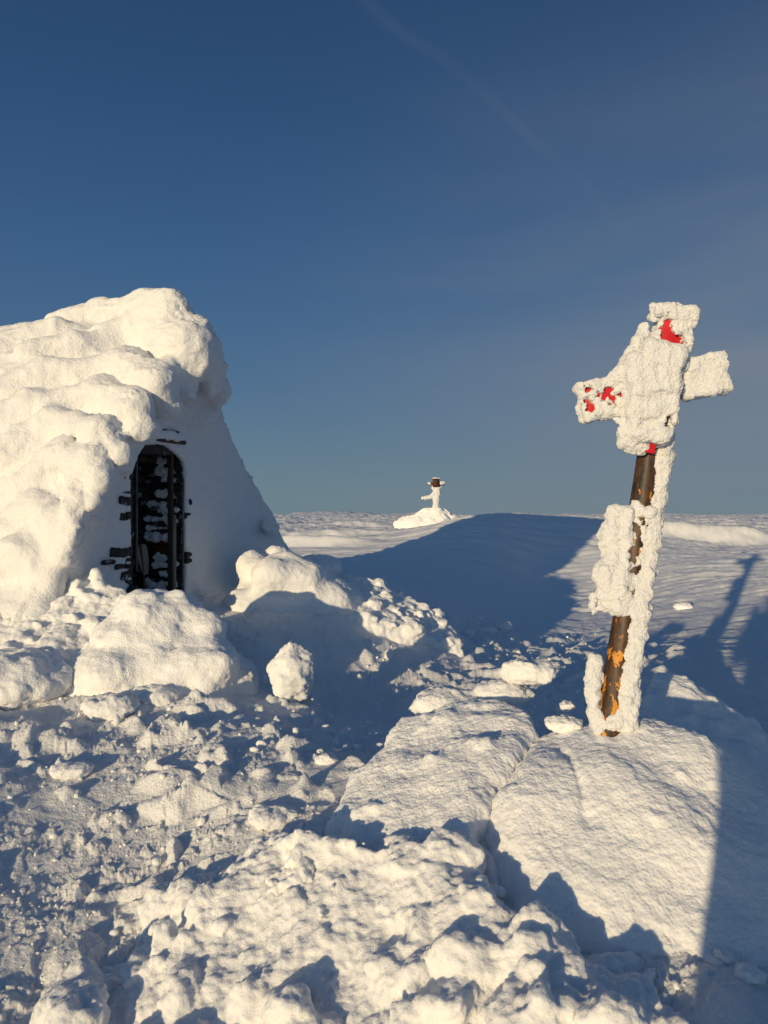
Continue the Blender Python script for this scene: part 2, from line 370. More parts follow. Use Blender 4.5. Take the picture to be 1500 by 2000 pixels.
def ground_detail(x, y):
    r = np.hypot(x, y); az = np.arctan2(x, y)
    near = 1-smoothstep(11, 22, r)
    wx = x+.12*n2(x*3, y*3); wy = y+.12*n2(x*3+40, y*3)
    d = .0
    # churned area: left and middle foreground, path to the hut; smoother to the far right
    churn = (1-smoothstep(9, 15, r))*(1-.75*smoothstep(.30, .42, az)*smoothstep(3.3, 4.5, r))
    patch = smoothstep(-.35, .30, fbm2(x, y, .9, 2)+.25)
    big = smoothstep(-.15, .35, fbm2(x+9, y-4, .55, 2))
    c = .040*fbm2(wx, wy, 1.4, 3, .5)+.016*(fbm2(wx, wy, 5, 3, .5))
    cr = smoothstep(-.25, .2, fbm2(x*.7, y*1.5, 1.6, 2))       # crumbly streaks
    c = c+(.25+.75*patch)*(.75*lumps(wx, wy, .50, 11, .25, .65, .6, .42, soft=True)+.8*lumps(wx, wy, .24, 12, .22, .62, .6, .68, soft=True))
    c = c+(.10+.90*patch)*(.3+.7*big)*(.35*lumps(wx, wy, .36, 1, .2, .6, .3, .6)+.6*lumps(wx, wy, .17, 2, .2, .6, .4, .75))
    c = c+(.15+.85*cr)*(.75*lumps(x, y, .085, 3, .2, .55, .5, .9)+.7*lumps(x, y, .042, 4, .2, .55, .55, .95)+.6*lumps(x, y*.8, .024, 6, .25, .6, .5, 1.))
    c = c-.55*lumps(wx*1.0, wy*.62, .36, 9, .18, .42, .5, .5)*(.35+.65*patch)      # boot holes
    d = d+churn*c*smoothstep(.8, 2.3, y)
    # wind-scoured far snow: sastrugi stretched sideways
    sas = (1-.0*r)*smoothstep(7, 14, r)
    sx_, sy_ = x*.35+y*.08, y
    amp = np.clip(.02+(r-8)*.0062, .02, .55)
    d = d+sas*amp*(fbm2(sx_, sy_, .55, 4, .55)+.30*(1-np.abs(fbm2(sx_, sy_, 1.3, 3))*3))*.70*(1-smoothstep(300, 900, r))
    rough2 = smoothstep(.1, .3, az)*smoothstep(6, 9, r)*(1-smoothstep(19, 24, r))
    d = d+rough2*(.35*lumps(x*.45, y, .22, 5, .2, .55, .5, .6)+.018*(1-np.abs(fbm2(x*.3+y*.2, y, 4, 3))*3))
    lee = smoothstep(10, 16, r)*(1-smoothstep(60, 120, r))
    d = d+lee*.032*np.clip(r/25, .6, 2)*(fbm2(x*.22+y*.1, y*.9, 2.4, 4, .6)-.8*np.abs(fbm2(x*.18-y*.08+5, y, 1.5, 3, .6)))*2.2
    # drifts
    d = d+lump_at(x, y, 1370, 1058, 33, 3.6, .8, .75, 0, 3)+lump_at(x, y, 1000, 1075, 24, 2.2, .8, .0)
    d = d+lump_at(x, y, 640, 1048, 36, 3.5, .7, .35, .2, 3)+lump_at(x, y, 690, 1030, 60, 3, 1.2, .45)+lump_at(x, y, 600, 1062, 26, 2.2, .5, .35, -.1, 3)
    return d
def ground_z(x, y):
    x = np.asarray(x, float); y = np.asarray(y, float)
    return ground_base(x, y)+ground_detail(x, y)
def build_ground():
    # rays of the polar sheet: dense where the open view is, coarse elsewhere
    a = np.concatenate([np.linspace(-180, -48, 90, endpoint=False), np.linspace(-48, -31, 160, endpoint=False),
                        np.linspace(-31, 31, 1150, endpoint=False), np.linspace(31, 48, 160, endpoint=False), np.linspace(48, 180, 90, endpoint=False)])
    inv = np.linspace(1/1.55, 1/16., 800); r = np.concatenate([np.geomspace(.15, 1.5, 40), 1/inv, np.geomspace(16.1, 150, 420), np.geomspace(152, 26000, 260)])
    A, RR = np.meshgrid(np.radians(a), r, indexing='ij')
    x = RR*np.sin(A); y = RR*np.cos(A)
    z = ground_z(x, y); na, nr = x.shape
    V = np.stack([x, y, z], -1).reshape(-1, 3)
    i = np.arange(na)[:, None]; j = np.arange(nr-1)[None]; i2 = (i+1) % na
    Q = np.stack([i*nr+j, i2*nr+j, i2*nr+j+1, i*nr+j+1], -1).reshape(-1, 4)[:, ::-1]
    cen = len(V); V = np.vstack([V, [[0, 0, V[0, 2]]]])
    o = mesh_obj('snow_ground', V, Q, M_ground)
    me = o.data
    return tag(o, kind='structure')
build_ground()

# ------------------------------------------------------------------ blocks and mounds of snow
def facet(X, Y, Z, c, rad, g, n=8, sharp=.10):
    a = g.uniform(0, 6.28); x = X-c[0]; y = Y-c[1]; z = Z-c[2]; ca, sa = math.cos(a), math.sin(a); x, y = ca*x+sa*y, -sa*x+ca*y
    F = ell(x, y, z, (0, 0, 0), rad)
    for _ in range(n):
        v = g.normal(size=3); v /= np.linalg.norm(v); F = smax(F, x*v[0]+y*v[1]+z*v[2]-g.uniform(.5, .85)*np.linalg.norm(v*rad), sharp*rad.min())
    return F
def plateau(name, foot, top, thick, mat, label, cat, h, k=.06, slope=.35, namp=.03, nf=5, fine=.006, ff=28, floor=None, group=None, extra=None, smooth=1, clods=None, grooves=(), pit=0, lift=0):
    """closed snow mass: footprint polygon (px,py,Y picks), top heights through picks, ragged flanks"""
    fp = [P(*q)[:2] for q in foot]; tp = [tuple(P(*q)) if isinstance(q, tuple) else tuple(q) for q in top]
    xs = [p[0] for p in fp]; ys = [p[1] for p in fp]; zt = [p[2] for p in tp]
    z0 = min(zt)-thick if floor is None else floor
    lo = (min(xs)-.3, min(ys)-.3, z0-.1); hi = (max(xs)+.3, max(ys)+.3, max(zt)+.2)
    X, Y, Z = grid3(lo, hi, h)
    H = rbf(tp, (X[:, :, 0].astype(float), Y[:, :, 0].astype(float)), 1e-3)
    pd = poly_sd(X[:, :, 0].astype(float), Y[:, :, 0].astype(float), fp)
    pd = pd+.5*namp*2*fbm2(X[:, :, 0], Y[:, :, 0], 4, 3)
    F = smax(pd[:, :, None]-slope*(H[:, :, None]-Z), (Z-H[:, :, None])*.95, k)
    F = smax(F, z0-Z, .02)
    Hf = lambda x, y: rbf(tp, (np.array([float(x)]), np.array([float(y)])), 1e-3)[0]
    if clods:
        nC, r0, r1, sd, kc = clods; g = np.random.default_rng(sd); m = 0; tr = 0
        while m < nC and tr < nC*40:
            tr += 1; cx_, cy_ = g.uniform(min(xs)-.02, max(xs)+.02), g.uniform(min(ys)-.02, max(ys)+.02)
            if poly_sd(np.array([cx_]), np.array([cy_]), fp)[0] > .03: continue
            r = r0+(r1-r0)*g.random()**2.2; c = (cx_, cy_, Hf(cx_, cy_)-r*(g.uniform(.1, .5)-lift)); i0 = np.clip(((np.array(c)-r*1.7-lo)/h).astype(int), 0, None); i1 = np.minimum(((np.array(c)+r*1.7-lo)/h).astype(int)+1, F.shape)
            if np.any(i1-i0 < 2): continue
            sl = tuple(slice(a_, b_) for a_, b_ in zip(i0, i1)); m += 1
            F[sl] = smin(F[sl], facet(X[sl], Y[sl], Z[sl], c, np.array([r, r*g.uniform(.6, 1), r*g.uniform(.5, .9)]), g), kc)
    for gr_, rg in grooves:
        q = [P(*t) for t in gr_]; q = [np.array([t[0], t[1], Hf(t[0], t[1])]) for t in q]
        for a_, b_ in zip(q[:-1], q[1:]): F = smax(F, -cap(X, Y, Z, a_, b_, rg, rg), rg*.8)
    if extra: F = extra(F, X, Y, Z)
    p = np.stack([X, Y, Z], -1); F = F+namp*fbm3(p, nf, 2); del p
    V, Q = nets(F.astype(f4), lo, h)
    if smooth: V = smooth_mesh(V, Q, smooth)
    n = vnormals(V, Q)
    d = fine*fbm3(V, ff, 3, .6)
    if pit: d = d+pit*(.5-2*np.abs(fbm3(V*[1, .6, 1], 13, 2)))
    V = V+n*d[:, None]
    c = (float(np.mean(xs)), float(np.mean(ys)), float(z0))
    o = mesh_obj(name, V, Q, mat, loc=c); return tag(o, label, cat, group)
def chunk(name, c, rad, label, cat='snow chunk', seed=0, yaw=0, planes=9, namp=.10, fine=.04, res=26, mat=None, group=None, sharp=.12):
    """broken lump: random facets over an ellipsoid"""
    g = np.random.default_rng(seed); rad = np.array(rad, float); h = float(rad.max())/res*2.2
    lo = -rad.max()*1.4*np.ones(3); X, Y, Z = grid3(lo, -lo, h)
    k0 = ell(X, Y, Z, (0, 0, 0), rad); F = k0
    for _ in range(planes):
        v = g.normal(size=3); v /= np.linalg.norm(v); off = g.uniform(.68, .95)*np.linalg.norm(v*rad)
        F = smax(F, X*v[0]+Y*v[1]+Z*v[2]-off, sharp*rad.min())
    p = np.stack([X, Y, Z], -1)/rad.min()+seed*3.1; F = F+namp*rad.min()*fbm3(p, 1.1, 3)
    V, Q = nets(F.astype(f4), lo, h); V = smooth_mesh(V, Q, 1); n = vnormals(V, Q)
    V = V+n*(fine*rad.min()*fbm3(V/rad.min()+seed, 4.5, 3, .6))[:, None]
    ca, sa = math.cos(yaw), math.sin(yaw); V[:, :2] = np.stack([ca*V[:, 0]-sa*V[:, 1], sa*V[:, 0]+ca*V[:, 1]], 1)
    o = mesh_obj(name, V, Q, mat or M_chunk); o.location = [float(q) for q in c]
    return tag(o, label, cat, group)

# slab left of the marker post
plateau('snow_slab', [(640,1600,3.75),(690,1510,4.1),(805,1392,4.55),(930,1365,4.65),(1035,1385,4.35),(1045,1430,4.05),(985,1510,3.65),(925,1625,3.25),(800,1640,3.3),(700,1640,3.5)],
        [(660,1590,3.7),(800,1610,3.4),(915,1600,3.3),(1030,1400,4.15),(930,1372,4.5),(815,1402,4.45),(850,1480,3.85),(960,1480,3.75),(720,1520,3.95)],
        .3, M_block, 'large pitted snow slab tilted beside the marker post', 'snow slab', .013, k=.075, slope=.15, namp=.048, nf=3.4, fine=.010, ff=30, pit=.006, clods=(16, .03, .10, 5, .03))
# mound carrying the post
plateau('snow_mound', [(960,1560,3.5),(965,1640,3.25),(1020,1740,2.95),(1150,1800,2.82),(1300,1870,2.7),(1480,1880,2.65),(1640,1750,2.9),(1700,1560,3.4),(1560,1450,4.0),(1400,1400,4.45),(1200,1400,4.5),(1075,1425,4.3),(1030,1470,3.9)],
        [(975,1560,3.45),(1010,1690,3.08),(1150,1770,2.88),(1310,1850,2.75),(1480,1870,2.68),(1620,1760,2.9),(1110,1455,3.75),(1250,1437,3.7),(1360,1440,3.7),(1390,1490,3.55),(1250,1500,3.45),(1190,1412,3.85),(1100,1425,4.1),(1300,1420,4.1),(1450,1480,3.8),(1560,1560,3.6),(1200,1620,3.15),(1350,1650,3.08),(1100,1540,3.4),(1200,1440,4.4),(1450,1440,4.3)],
        .3, M_block, 'broad pitted snow mound the striped marker post stands in', 'snow mound', .013, k=.16, slope=.6, namp=.060, nf=2.2, fine=.008, ff=34, floor=-.25, pit=.009,
        clods=(12, .02, .06, 15, .03), grooves=[([(1085,1455,3.8),(1115,1500,3.6),(1135,1560,3.4),(1146,1620,3.2)], .016)])
# broken pile in the near foreground
PILE_TOP = [P(*t) for t in [(450,1730,3.3),(560,1690,3.3),(680,1650,3.26),(800,1655,3.2),(920,1700,3.05),(1010,1780,2.82),(1110,1850,2.66),(1240,1930,2.48),(600,1760,3.06),(760,1790,2.92),(900,1850,2.68),(1000,1950,2.46),(700,1900,2.74),(640,1860,2.84),(800,2000,2.50),(1100,2000,2.38),(500,1850,2.98),(500,2000,2.70),(900,2250,2.12),(1300,2150,2.2),(350,1900,2.98)]]
plateau('snow_pile', [(300,1740,3.5),(420,1640,3.75),(560,1610,3.55),(680,1610,3.4),(800,1625,3.3),(940,1670,3.12),(1030,1745,2.92),(1130,1815,2.76),(1250,1890,2.6),(1370,1990,2.45),(1420,2200,2.1),(900,2350,1.95),(350,2300,2.15),(100,2050,2.6),(150,1850,3.05)],
        PILE_TOP+[P(*q)-[0, 0, dz] for q, dz in [((300,1740,3.5),.12),((420,1650,3.7),.12),((560,1612,3.55),.08),((690,1612,3.42),.10),((810,1625,3.32),.10),((940,1672,3.12),.10),((1035,1748,2.92),.10),((1140,1818,2.76),.10),((1260,1892,2.6),.10),((1370,1990,2.45),.08),((150,1850,3.1),.12),((100,2050,2.6),.12)]],
        .35, M_chunk, 'bright pile of broken lumpy snow filling the near foreground', 'snow pile', .0105, k=.06, slope=.6, namp=.105, nf=3.4, fine=.022, ff=19, floor=-.4, clods=(230, .012, .17, 3, .011), pit=.008, lift=.09)
plateau('snow_bank', [(-60,1200,7.4),(60,1140,7.5),(170,1120,7.5),(240,1150,7.3),(235,1240,6.9),(200,1330,6.3),(60,1400,5.8),(-100,1400,5.8)],
        [(-40,1190,7.2),(60,1150,7.3),(150,1135,7.35),(215,1160,7.2),(100,1200,6.9),(0,1240,6.7),(190,1235,6.8),(100,1290,6.3),(0,1300,6.2),(160,1330,6.15),(60,1370,5.85)],
        .4, M_chunk, 'bank of broken snow at the sunlit left foot of the hut', 'snow bank', .017, k=.07, slope=.4, namp=.07, nf=4, fine=.024, ff=14, pit=.010, clods=(90, .03, .16, 8, .018), lift=.1)
plateau('snow_bank', [(620,1150,9.5),(700,1130,9.8),(780,1165,9.8),(880,1225,9.6),(900,1250,9.0),(820,1240,8.9),(740,1215,8.8),(650,1190,8.8)],
        [(640,1155,9.3),(700,1150,9.4),(760,1180,9.3),(830,1218,9.2),(885,1243,9.2),(700,1190,8.9),(780,1215,8.95)],
        .3, M_chunk, 'crumbly tail of broken snow running out from the drift beside the hut', 'snow bank', .020, k=.06, slope=.5, namp=.06, nf=4, fine=.024, ff=14, pit=.012, clods=(80, .03, .15, 9, .014), lift=.15)
# ------------------------------------------------------------------ snow-covered hut
HD = np.array([-2.49, 8.5]); HN = np.array([.924, -.383]); HT = np.array([.383, .924])
def to_loc(p): q = np.array(p[:2])-HD; return (float(q@HN), float(q@HT), float(p[2]))
def to_world(V):
    V = np.asarray(V, float); xy = HD+V[:, :1]*HN+V[:, 1:2]*HT; return np.hstack([xy, V[:, 2:3]])
def boxes(bl):
    """many little irregular boxes -> verts, quads; each (centre, half, jitter)"""
    V = []; Q = []; g = np.random.default_rng(21)
    for c, hf, j, ch in bl:
        n = len(V); sgn = [(-1,-1,-1),(1,-1,-1),(1,1,-1),(-1,1,-1),(-1,-1,1),(1,-1,1),(1,1,1),(-1,1,1)]
        for s in sgn: V.append([c[q]+s[q]*hf[q]*(1+g.uniform(-j, j)) for q in range(3)])
        for f in [(0,3,2,1),(4,5,6,7),(0,1,5,4),(1,2,6,5),(2,3,7,6),(3,0,4,7)]: Q.append([n+k for k in f])
    return np.array(V), np.array(Q)
def bevel(o, w_, seg=2):
    b = o.modifiers.new('bevel', 'BEVEL'); b.width = w_; b.segments = seg; b.limit_method = 'NONE'
    return o
def build_hut():
    root = empty('snow_covered_hut', (float(HD[0]), float(HD[1]), .5), 'stone hut buried under thick billowing rime with a dark open doorway', 'hut')
    h = .032
    lo = (-4.3, -2.5, -.4); hi = (.95, 4.6, 4.85)
    A, S, Z = grid3(lo, hi, h)
    prof = [(-2.3,-.6),(-2.05,.3),(-1.62,.95),(-1.38,1.6),(-1.12,2.2),(-.62,2.8),(-.05,3.3),(.40,3.58),(.78,3.56),(1.05,3.30),(1.22,3.0),(1.58,2.6),(2.0,2.18),(2.62,1.6),(3.08,1.06),(3.5,.68),(4.1,.35),(4.2,-.6)]
    s2 = S[0].astype(float); z2 = Z[0].astype(float)
    # the roof climbs a little behind the front edge
    F = np.empty(A.shape, f4)
    avals = A[:, 0, 0]
    pd0 = poly_sd(s2, z2, prof)
    for i, a in enumerate(avals):
        up = .52*smoothstep(0, 1.5, -a)-.10*smoothstep(1.5, 4, -a)
        zz = z2-up*smoothstep(1.2, 3.2, z2)*(.35+.65*smoothstep(1.3, .3, s2))
        F[i] = poly_sd(s2, zz, prof) if a < .05 else pd0
    band = smoothstep(.75, .15, -F)*smoothstep(1.0, 1.9, Z)*smoothstep(1.15, .7, S)
    # wall face leans back going up on the right, bulges at the skirt
    face = A-.24*band+.10*smoothstep(.9, 2.2, S)*(Z-1)*.6-.35*smoothstep(.95, .35, Z)*(1-smoothstep(-.75, -.5, S)*smoothstep(.7, .5, S))
    F = smax(F, face, .16)
    W = np.stack([HD[0]+A*HN[0]+S*HT[0], HD[1]+A*HN[1]+S*HT[1], Z], -1)
    X, Y = W[..., 0], W[..., 1]
    base_F = F.copy()
    def hit(px, py, out):
        """where the sight line through a photo pick meets the bare dome; None past its outline"""
        Yv = np.arange(6.4, 12.5, .02); q = np.stack([(px-750)/1500*Yv, Yv, CZ-(py-1000)/1500*Yv], 1)
        l = np.stack([(q[:, :2]-HD)@HN, (q[:, :2]-HD)@HT, q[:, 2]], 1)
        ii = np.round((l-np.array(lo))/h).astype(int); ok = np.all((ii >= 0) & (ii < np.array(F.shape)), 1)
        ii = np.clip(ii, 0, np.array(F.shape)-1); f = np.where(ok, base_F[ii[:, 0], ii[:, 1], ii[:, 2]], 9)
        k = np.nonzero(f < 0)[0]; k = k[0] if len(k) else int(np.argmin(f))
        p = q[k].copy(); p[:2] += HN*out*.6; p[1] -= out*.6
        return p
    lob = [  # drooping rime billows: photo picks, radius in metres, stand-off
     ([(110,628),(200,606),(300,600)],[.12,.16,.2],.0,[0,0,0]),
     ([(215,660),(300,650),(360,690),(372,725)],[.2,.38,.34,.18],.04,[0,.04,.14,.2]),
     ([(275,602),(335,618),(380,662),(402,705),(412,740)],[.18,.20,.19,.15,.09],.0,[0,.05,.12,.17,.18]),
     ([(380,672),(410,722),(424,765),(418,795)],[.15,.14,.10,.05],.0,[0,.04,.08,.08]),
     ([(390,720),(395,765),(390,780)],[.12,.09,.05],.0,[.2,.3,.32]),
     ([(60,690),(150,680),(215,668)],[.16,.18,.14],.0,[0,0,0]),
     ([(0,760),(90,730),(150,735)],[.15,.18,.12],.0,[0,0,0]),
     ([(130,730),(240,720),(300,755),(318,800),(312,815)],[.14,.26,.22,.12,.06],.0,[0,.05,.12,.2,.2]),
     ([(325,725),(352,765),(352,785)],[.16,.11,.05],.0,[.08,.16,.18]),
     ([(0,810),(60,790),(110,800)],[.14,.15,.1],.0,[0,0,0]),
     ([(110,790),(190,770),(255,800),(274,838),(268,852)],[.14,.2,.2,.11,.05],.0,[0,.05,.12,.2,.2]),
     ([(245,790),(262,830),(250,845)],[.12,.08,.05],.0,[.1,.2,.2]),
     ([(20,880),(110,830),(190,850),(225,885),(232,898)],[.16,.18,.18,.10,.04],.0,[0,.0,.1,.2,.22]),
     ([(40,960),(120,890),(180,905),(190,940),(172,985)],[.16,.16,.14,.10,.06],.0,[0,.0,.08,.14,.16]),
     ([(150,920),(142,980),(135,1040),(128,1080)],[.14,.10,.09,.07],.0,[.04,.1,.12,.12]),
     ([(0,1040),(70,990),(110,1020),(120,1090)],[.18,.18,.14,.1],.0,[0,0,.02,.05]),
     ([(-40,1120),(50,1080),(100,1130)],[.2,.2,.12],.0,[0,0,0]),
     ([(-20,900),(30,860)],[.14,.14],.0,[0,0]),
     ([(0,690),(60,660),(110,640)],[.14,.16,.14],.0,[0,0,0]),
     ([(290,600),(330,596)],[.2,.2],.0,[0,0]),
    ]
    for pts, rr, _, oo in lob:
        q = [hit(p[0], p[1], o_) for p, o_ in zip(pts, oo)]
        for a, b, ra, rb in zip(q[:-1], q[1:], rr[:-1], rr[1:]):
            if np.linalg.norm(a-b) > 2.0: continue
            m0 = np.minimum(a, b)-max(ra, rb)-.3; m1 = np.maximum(a, b)+max(ra, rb)+.3
            al = np.array([to_loc((x, y, z)) for x in (m0[0], m1[0]) for y in (m0[1], m1[1]) for z in (m0[2], m1[2])])
            i0 = np.clip(((al.min(0)-lo)/h).astype(int), 0, np.array(F.shape)-1); i1 = np.clip(((al.max(0)-lo)/h).astype(int)+1, 1, np.array(F.shape))
            if min(i1-i0) <= 0: continue
            sl = tuple(slice(i0[k], i1[k]) for k in range(3))
            F[sl] = smin(F[sl], cap(X[sl], Y[sl], Z[sl], a, b, ra*.85, rb*.85), .11)
    # door opening, arched at its head, running back into the hut
    arch = 2.40-.9*np.clip(np.abs(S+.05)-.16, 0, 1)**1.6
    deep = smoothstep(-.05, -.16, A); cav = smax(smax(np.abs(S-.02)-.46-.10*deep, Z-arch-.12*deep, .1), np.abs(A+.35)-.95, .03)
    F = np.maximum(F, -cav)
    wn = fbm3(np.stack([A, S, Z], -1), 2.6, 2); F = F+.05*wn
    # scoured shallow patch where the masonry shows beside the door
    reg = smoothstep(-.98, -.80, S)*smoothstep(.66, .56, S)*smoothstep(2.2, 1.9, Z)
    F = np.maximum(F, np.where((reg > .5) & (A > -.5) & (A < .6), (A-.012)*1.0, -9))
    V, Q = nets(F.astype(f4), lo, h); V = smooth_mesh(V, Q, 2); n = vnormals(V, Q)
    flow = V*np.array([.55, 1, 1.25])
    d = .050*(.6-2.0*np.abs(fbm3(flow*np.array([.6, 1, 1]), 1.9, 2)))+.075*fbm3(V, 2.6, 3, .55)+.012*fbm3(V, 9, 3, .6)
    lump = fbm3(V, 17, 2); roughm = smoothstep(-.1, .35, fbm3(V, 1.3, 2)); lump = fbm3(V, 12, 3)
    edge = smoothstep(.55, .1, np.abs(V[:, 0]-.1))*smoothstep(1.0, 1.4, V[:, 2]); tipm = np.clip(roughm*.5+edge, 0, 1)
    d = d+.034*(.4-1.8*np.abs(lump))*tipm+.012*fbm3(V, 34, 2)*tipm
    inside = (np.abs(V[:, 1]-.02) < .56)&(V[:, 0] < .2)&(V[:, 2] < 2.5)
    sh = smoothstep(.12, 0, np.abs(V[:, 0]))*0+np.where(inside, .25, 1)
    flat = (np.abs(V[:, 0]) < .12)&(V[:, 2] < 2.6)
    d = d*np.where(flat, .30, sh)
    V = V+n*d[:, None]
    child('rime_cover', to_world(V), Q, M_hut, root)
    # masonry: courses of flat stones around the opening and inside
    g = np.random.default_rng(4); bl = []
    z = .2
    while z < 2.55:
        hh = g.uniform(.05, .11)
        for (s0, s1) in ((-.90, -.43), (.45, .56)):
            s = s0
            while s < s1:
                wd = g.uniform(.08, .2); wd = min(wd, s1-s+.01)
                pk = (.95 if z < 1.2 else .35)*(1 if s > -.7 else .25) if s < 0 else .15
                out = g.uniform(-.005, .036) if g.random() < pk else -.09
                bl.append(((-.16+out, s+wd/2, z+hh/2), (.17, wd/2-.006, hh/2-.006), .10, 0)); s += wd
        s = -.5
        while s < .5:   # back wall of the entrance, seen through the doorway
            wd = g.uniform(.12, .3); out = g.uniform(-.05, .06)
            bl.append(((-.72+out, s+wd/2, z+hh/2), (.12, wd/2-.005, hh/2-.006), .05, 0)); s += wd
        a = -.80                                 # inner side of the right jamb: what one looks at through the opening
        while a < -.06:
            wd = g.uniform(.10, .26); wd = min(wd, -.05-a+.01)
            bl.append(((a+wd/2, .515+g.uniform(-.022, .022), z+hh/2), (wd/2-.004, .06, hh/2-.006), .05, 0)); a += wd
        z += hh+.004
    bl.append(((-.47, 0, 2.42), (.42, .56, .12), 0, 0)); bl.append(((-.45, -.52, 1.3), (.36, .075, 1.2), 0, 0)); bl.append(((-.45, .60, 1.3), (.38, .06, 1.2), 0, 0))
    bl.append(((-.86, 0, 1.35), (.10, .58, 1.25), 0, 0))
    glo = np.array([-1.0, -1.05, .15]); gh = .0135
    Ag, Sg, Zg = grid3(glo, (.10, .72, 2.62), gh); Fs = np.full(Ag.shape, 9., f4)
    for c, hf, j_, _ in bl:
        c = np.array(c)+g.uniform(-.006, .006, 3); hf = np.array(hf); i0 = np.clip(((c-hf-.06-glo)/gh).astype(int), 0, None); i1 = ((c+hf+.06-glo)/gh).astype(int)+1
        sl = tuple(slice(a_, b_) for a_, b_ in zip(i0, i1)); rr = .014; tl = g.uniform(-.06, .06)
        q = [np.abs(Ag[sl]-c[0])-hf[0]+rr, np.abs(Sg[sl]-c[1])-hf[1]+rr, np.abs(Zg[sl]-c[2]-tl*(Sg[sl]-c[1]))-hf[2]+rr]
        d_ = np.sqrt(sum(np.maximum(t, 0)**2 for t in q))+np.minimum(np.maximum(q[0], np.maximum(q[1], q[2])), 0)-rr
        Fs[sl] = np.minimum(Fs[sl], d_)
    Fs = Fs+.022*fbm3(np.stack([Ag, Sg, Zg], -1), 13, 2)
    V, Q = nets(Fs.astype(f4), glo, gh); sw = child('stone_wall', to_world(V), Q, M_stone, root)
    tag(sw, 'dark stone masonry dusted with snow around the doorway')
    # snow lying in on the stone ledges of the back wall
    Ag, Sg, Zg = grid3((-.80, .34, .45), (-.04, .56, 2.5), .012)
    Fs = np.full(Ag.shape, 9., f4); gl = np.random.default_rng(6)
    for zz, a0, a1, th in ((2.26,-.42,-.24,.035),(2.12,-.36,-.18,.055),(2.03,-.30,-.16,.03),(1.86,-.34,-.14,.05),(1.74,-.50,-.20,.03),(1.66,-.34,-.12,.035),(1.56,-.55,-.34,.035),(1.55,-.26,-.12,.045),(1.46,-.50,-.2,.022),(1.36,-.5,-.14,.05),(1.12,-.36,-.14,.045),(1.02,-.40,-.14,.04),(.92,-.30,-.14,.045),(.80,-.5,-.14,.045),(.68,-.55,-.14,.05)):
        Fs = smin(Fs, cap(Ag, Sg*.8, Zg, (a0, .455*.8, zz), (a1, .455*.8, zz+gl.uniform(-.02, .02)), th, th*.8), .012)
    Fs = Fs+.07*fbm3(np.stack([Ag, Sg, Zg], -1), 11, 3)
    V, Q = nets(Fs.astype(f4), (-.80, .34, .45), .012)
    child('ledge_snow', to_world(V), Q, M_block, root)
    # timber: door frame posts, lintel, cross plank
    fr = bevel(child('door_frame', *(lambda v, q: (to_world(v), q))(*boxes([
        ((-.13, .37, 1.42), (.03, .020, 1.02), 0, 0), ((-.20, .44, 1.42), (.03, .014, 1.0), 0, 0), ((-.16, -.27, 1.62), (.016, .012, .74), 0, 0),
        ((-.18, -.36, 1.45), (.03, .06, 1.0), 0, 0), ((-.40, .02, 2.26), (.04, .42, .03), 0, 0)])), M_wood, root, False), .006)
    ln = bevel(child('lintel_board', *(lambda v, q: (to_world(v), q))(*boxes([((.035, .08, 2.56), (.012, .22, .012), 0, 0), ((.0, .12, 2.45), (.05, .3, .022), 0, 0)])), M_wood, root, False), .004)
    Ag, Sg, Zg = grid3((-.15, -.35, 2.35), (.18, .5, 2.66), .012)
    Fs = smax(ell(Ag, Sg, Zg, (.01, .10, 2.49), (.09, .30, .075)), 2.455-Zg, .02)+.03*fbm3(np.stack([Ag, Sg, Zg], -1), 12, 2)
    V, Q = nets(Fs.astype(f4), (-.15, -.35, 2.35), .012); child('lintel_snow', to_world(V), Q, M_block, root)
    rp_ = bevel(child('cross_plank', *(lambda v, q: (to_world(v), q))(*boxes([((-.36, .435, 1.21), (.24, .02, .05), .02, 0), ((-.36, .425, 1.285), (.25, .03, .012), .02, 0)])), M_redwood, root, False), .005)
    tag(rp_, 'dark red plank across the opening')
    bpst = bevel(child('door_board', *(lambda v, q: (to_world(v), q))(*boxes([((-.05, .33, 1.0), (.012, .025, .62), 0, 0), ((-.02, .455, 1.2), (.010, .009, .85), 0, 0), ((-.14, -.20, 1.62), (.010, .010, .62), 0, 0)])), M_greywood, root, False), .004)
    # a rounded shovel-like board and its stick leaning inside the left jamb
    return root
build_hut()
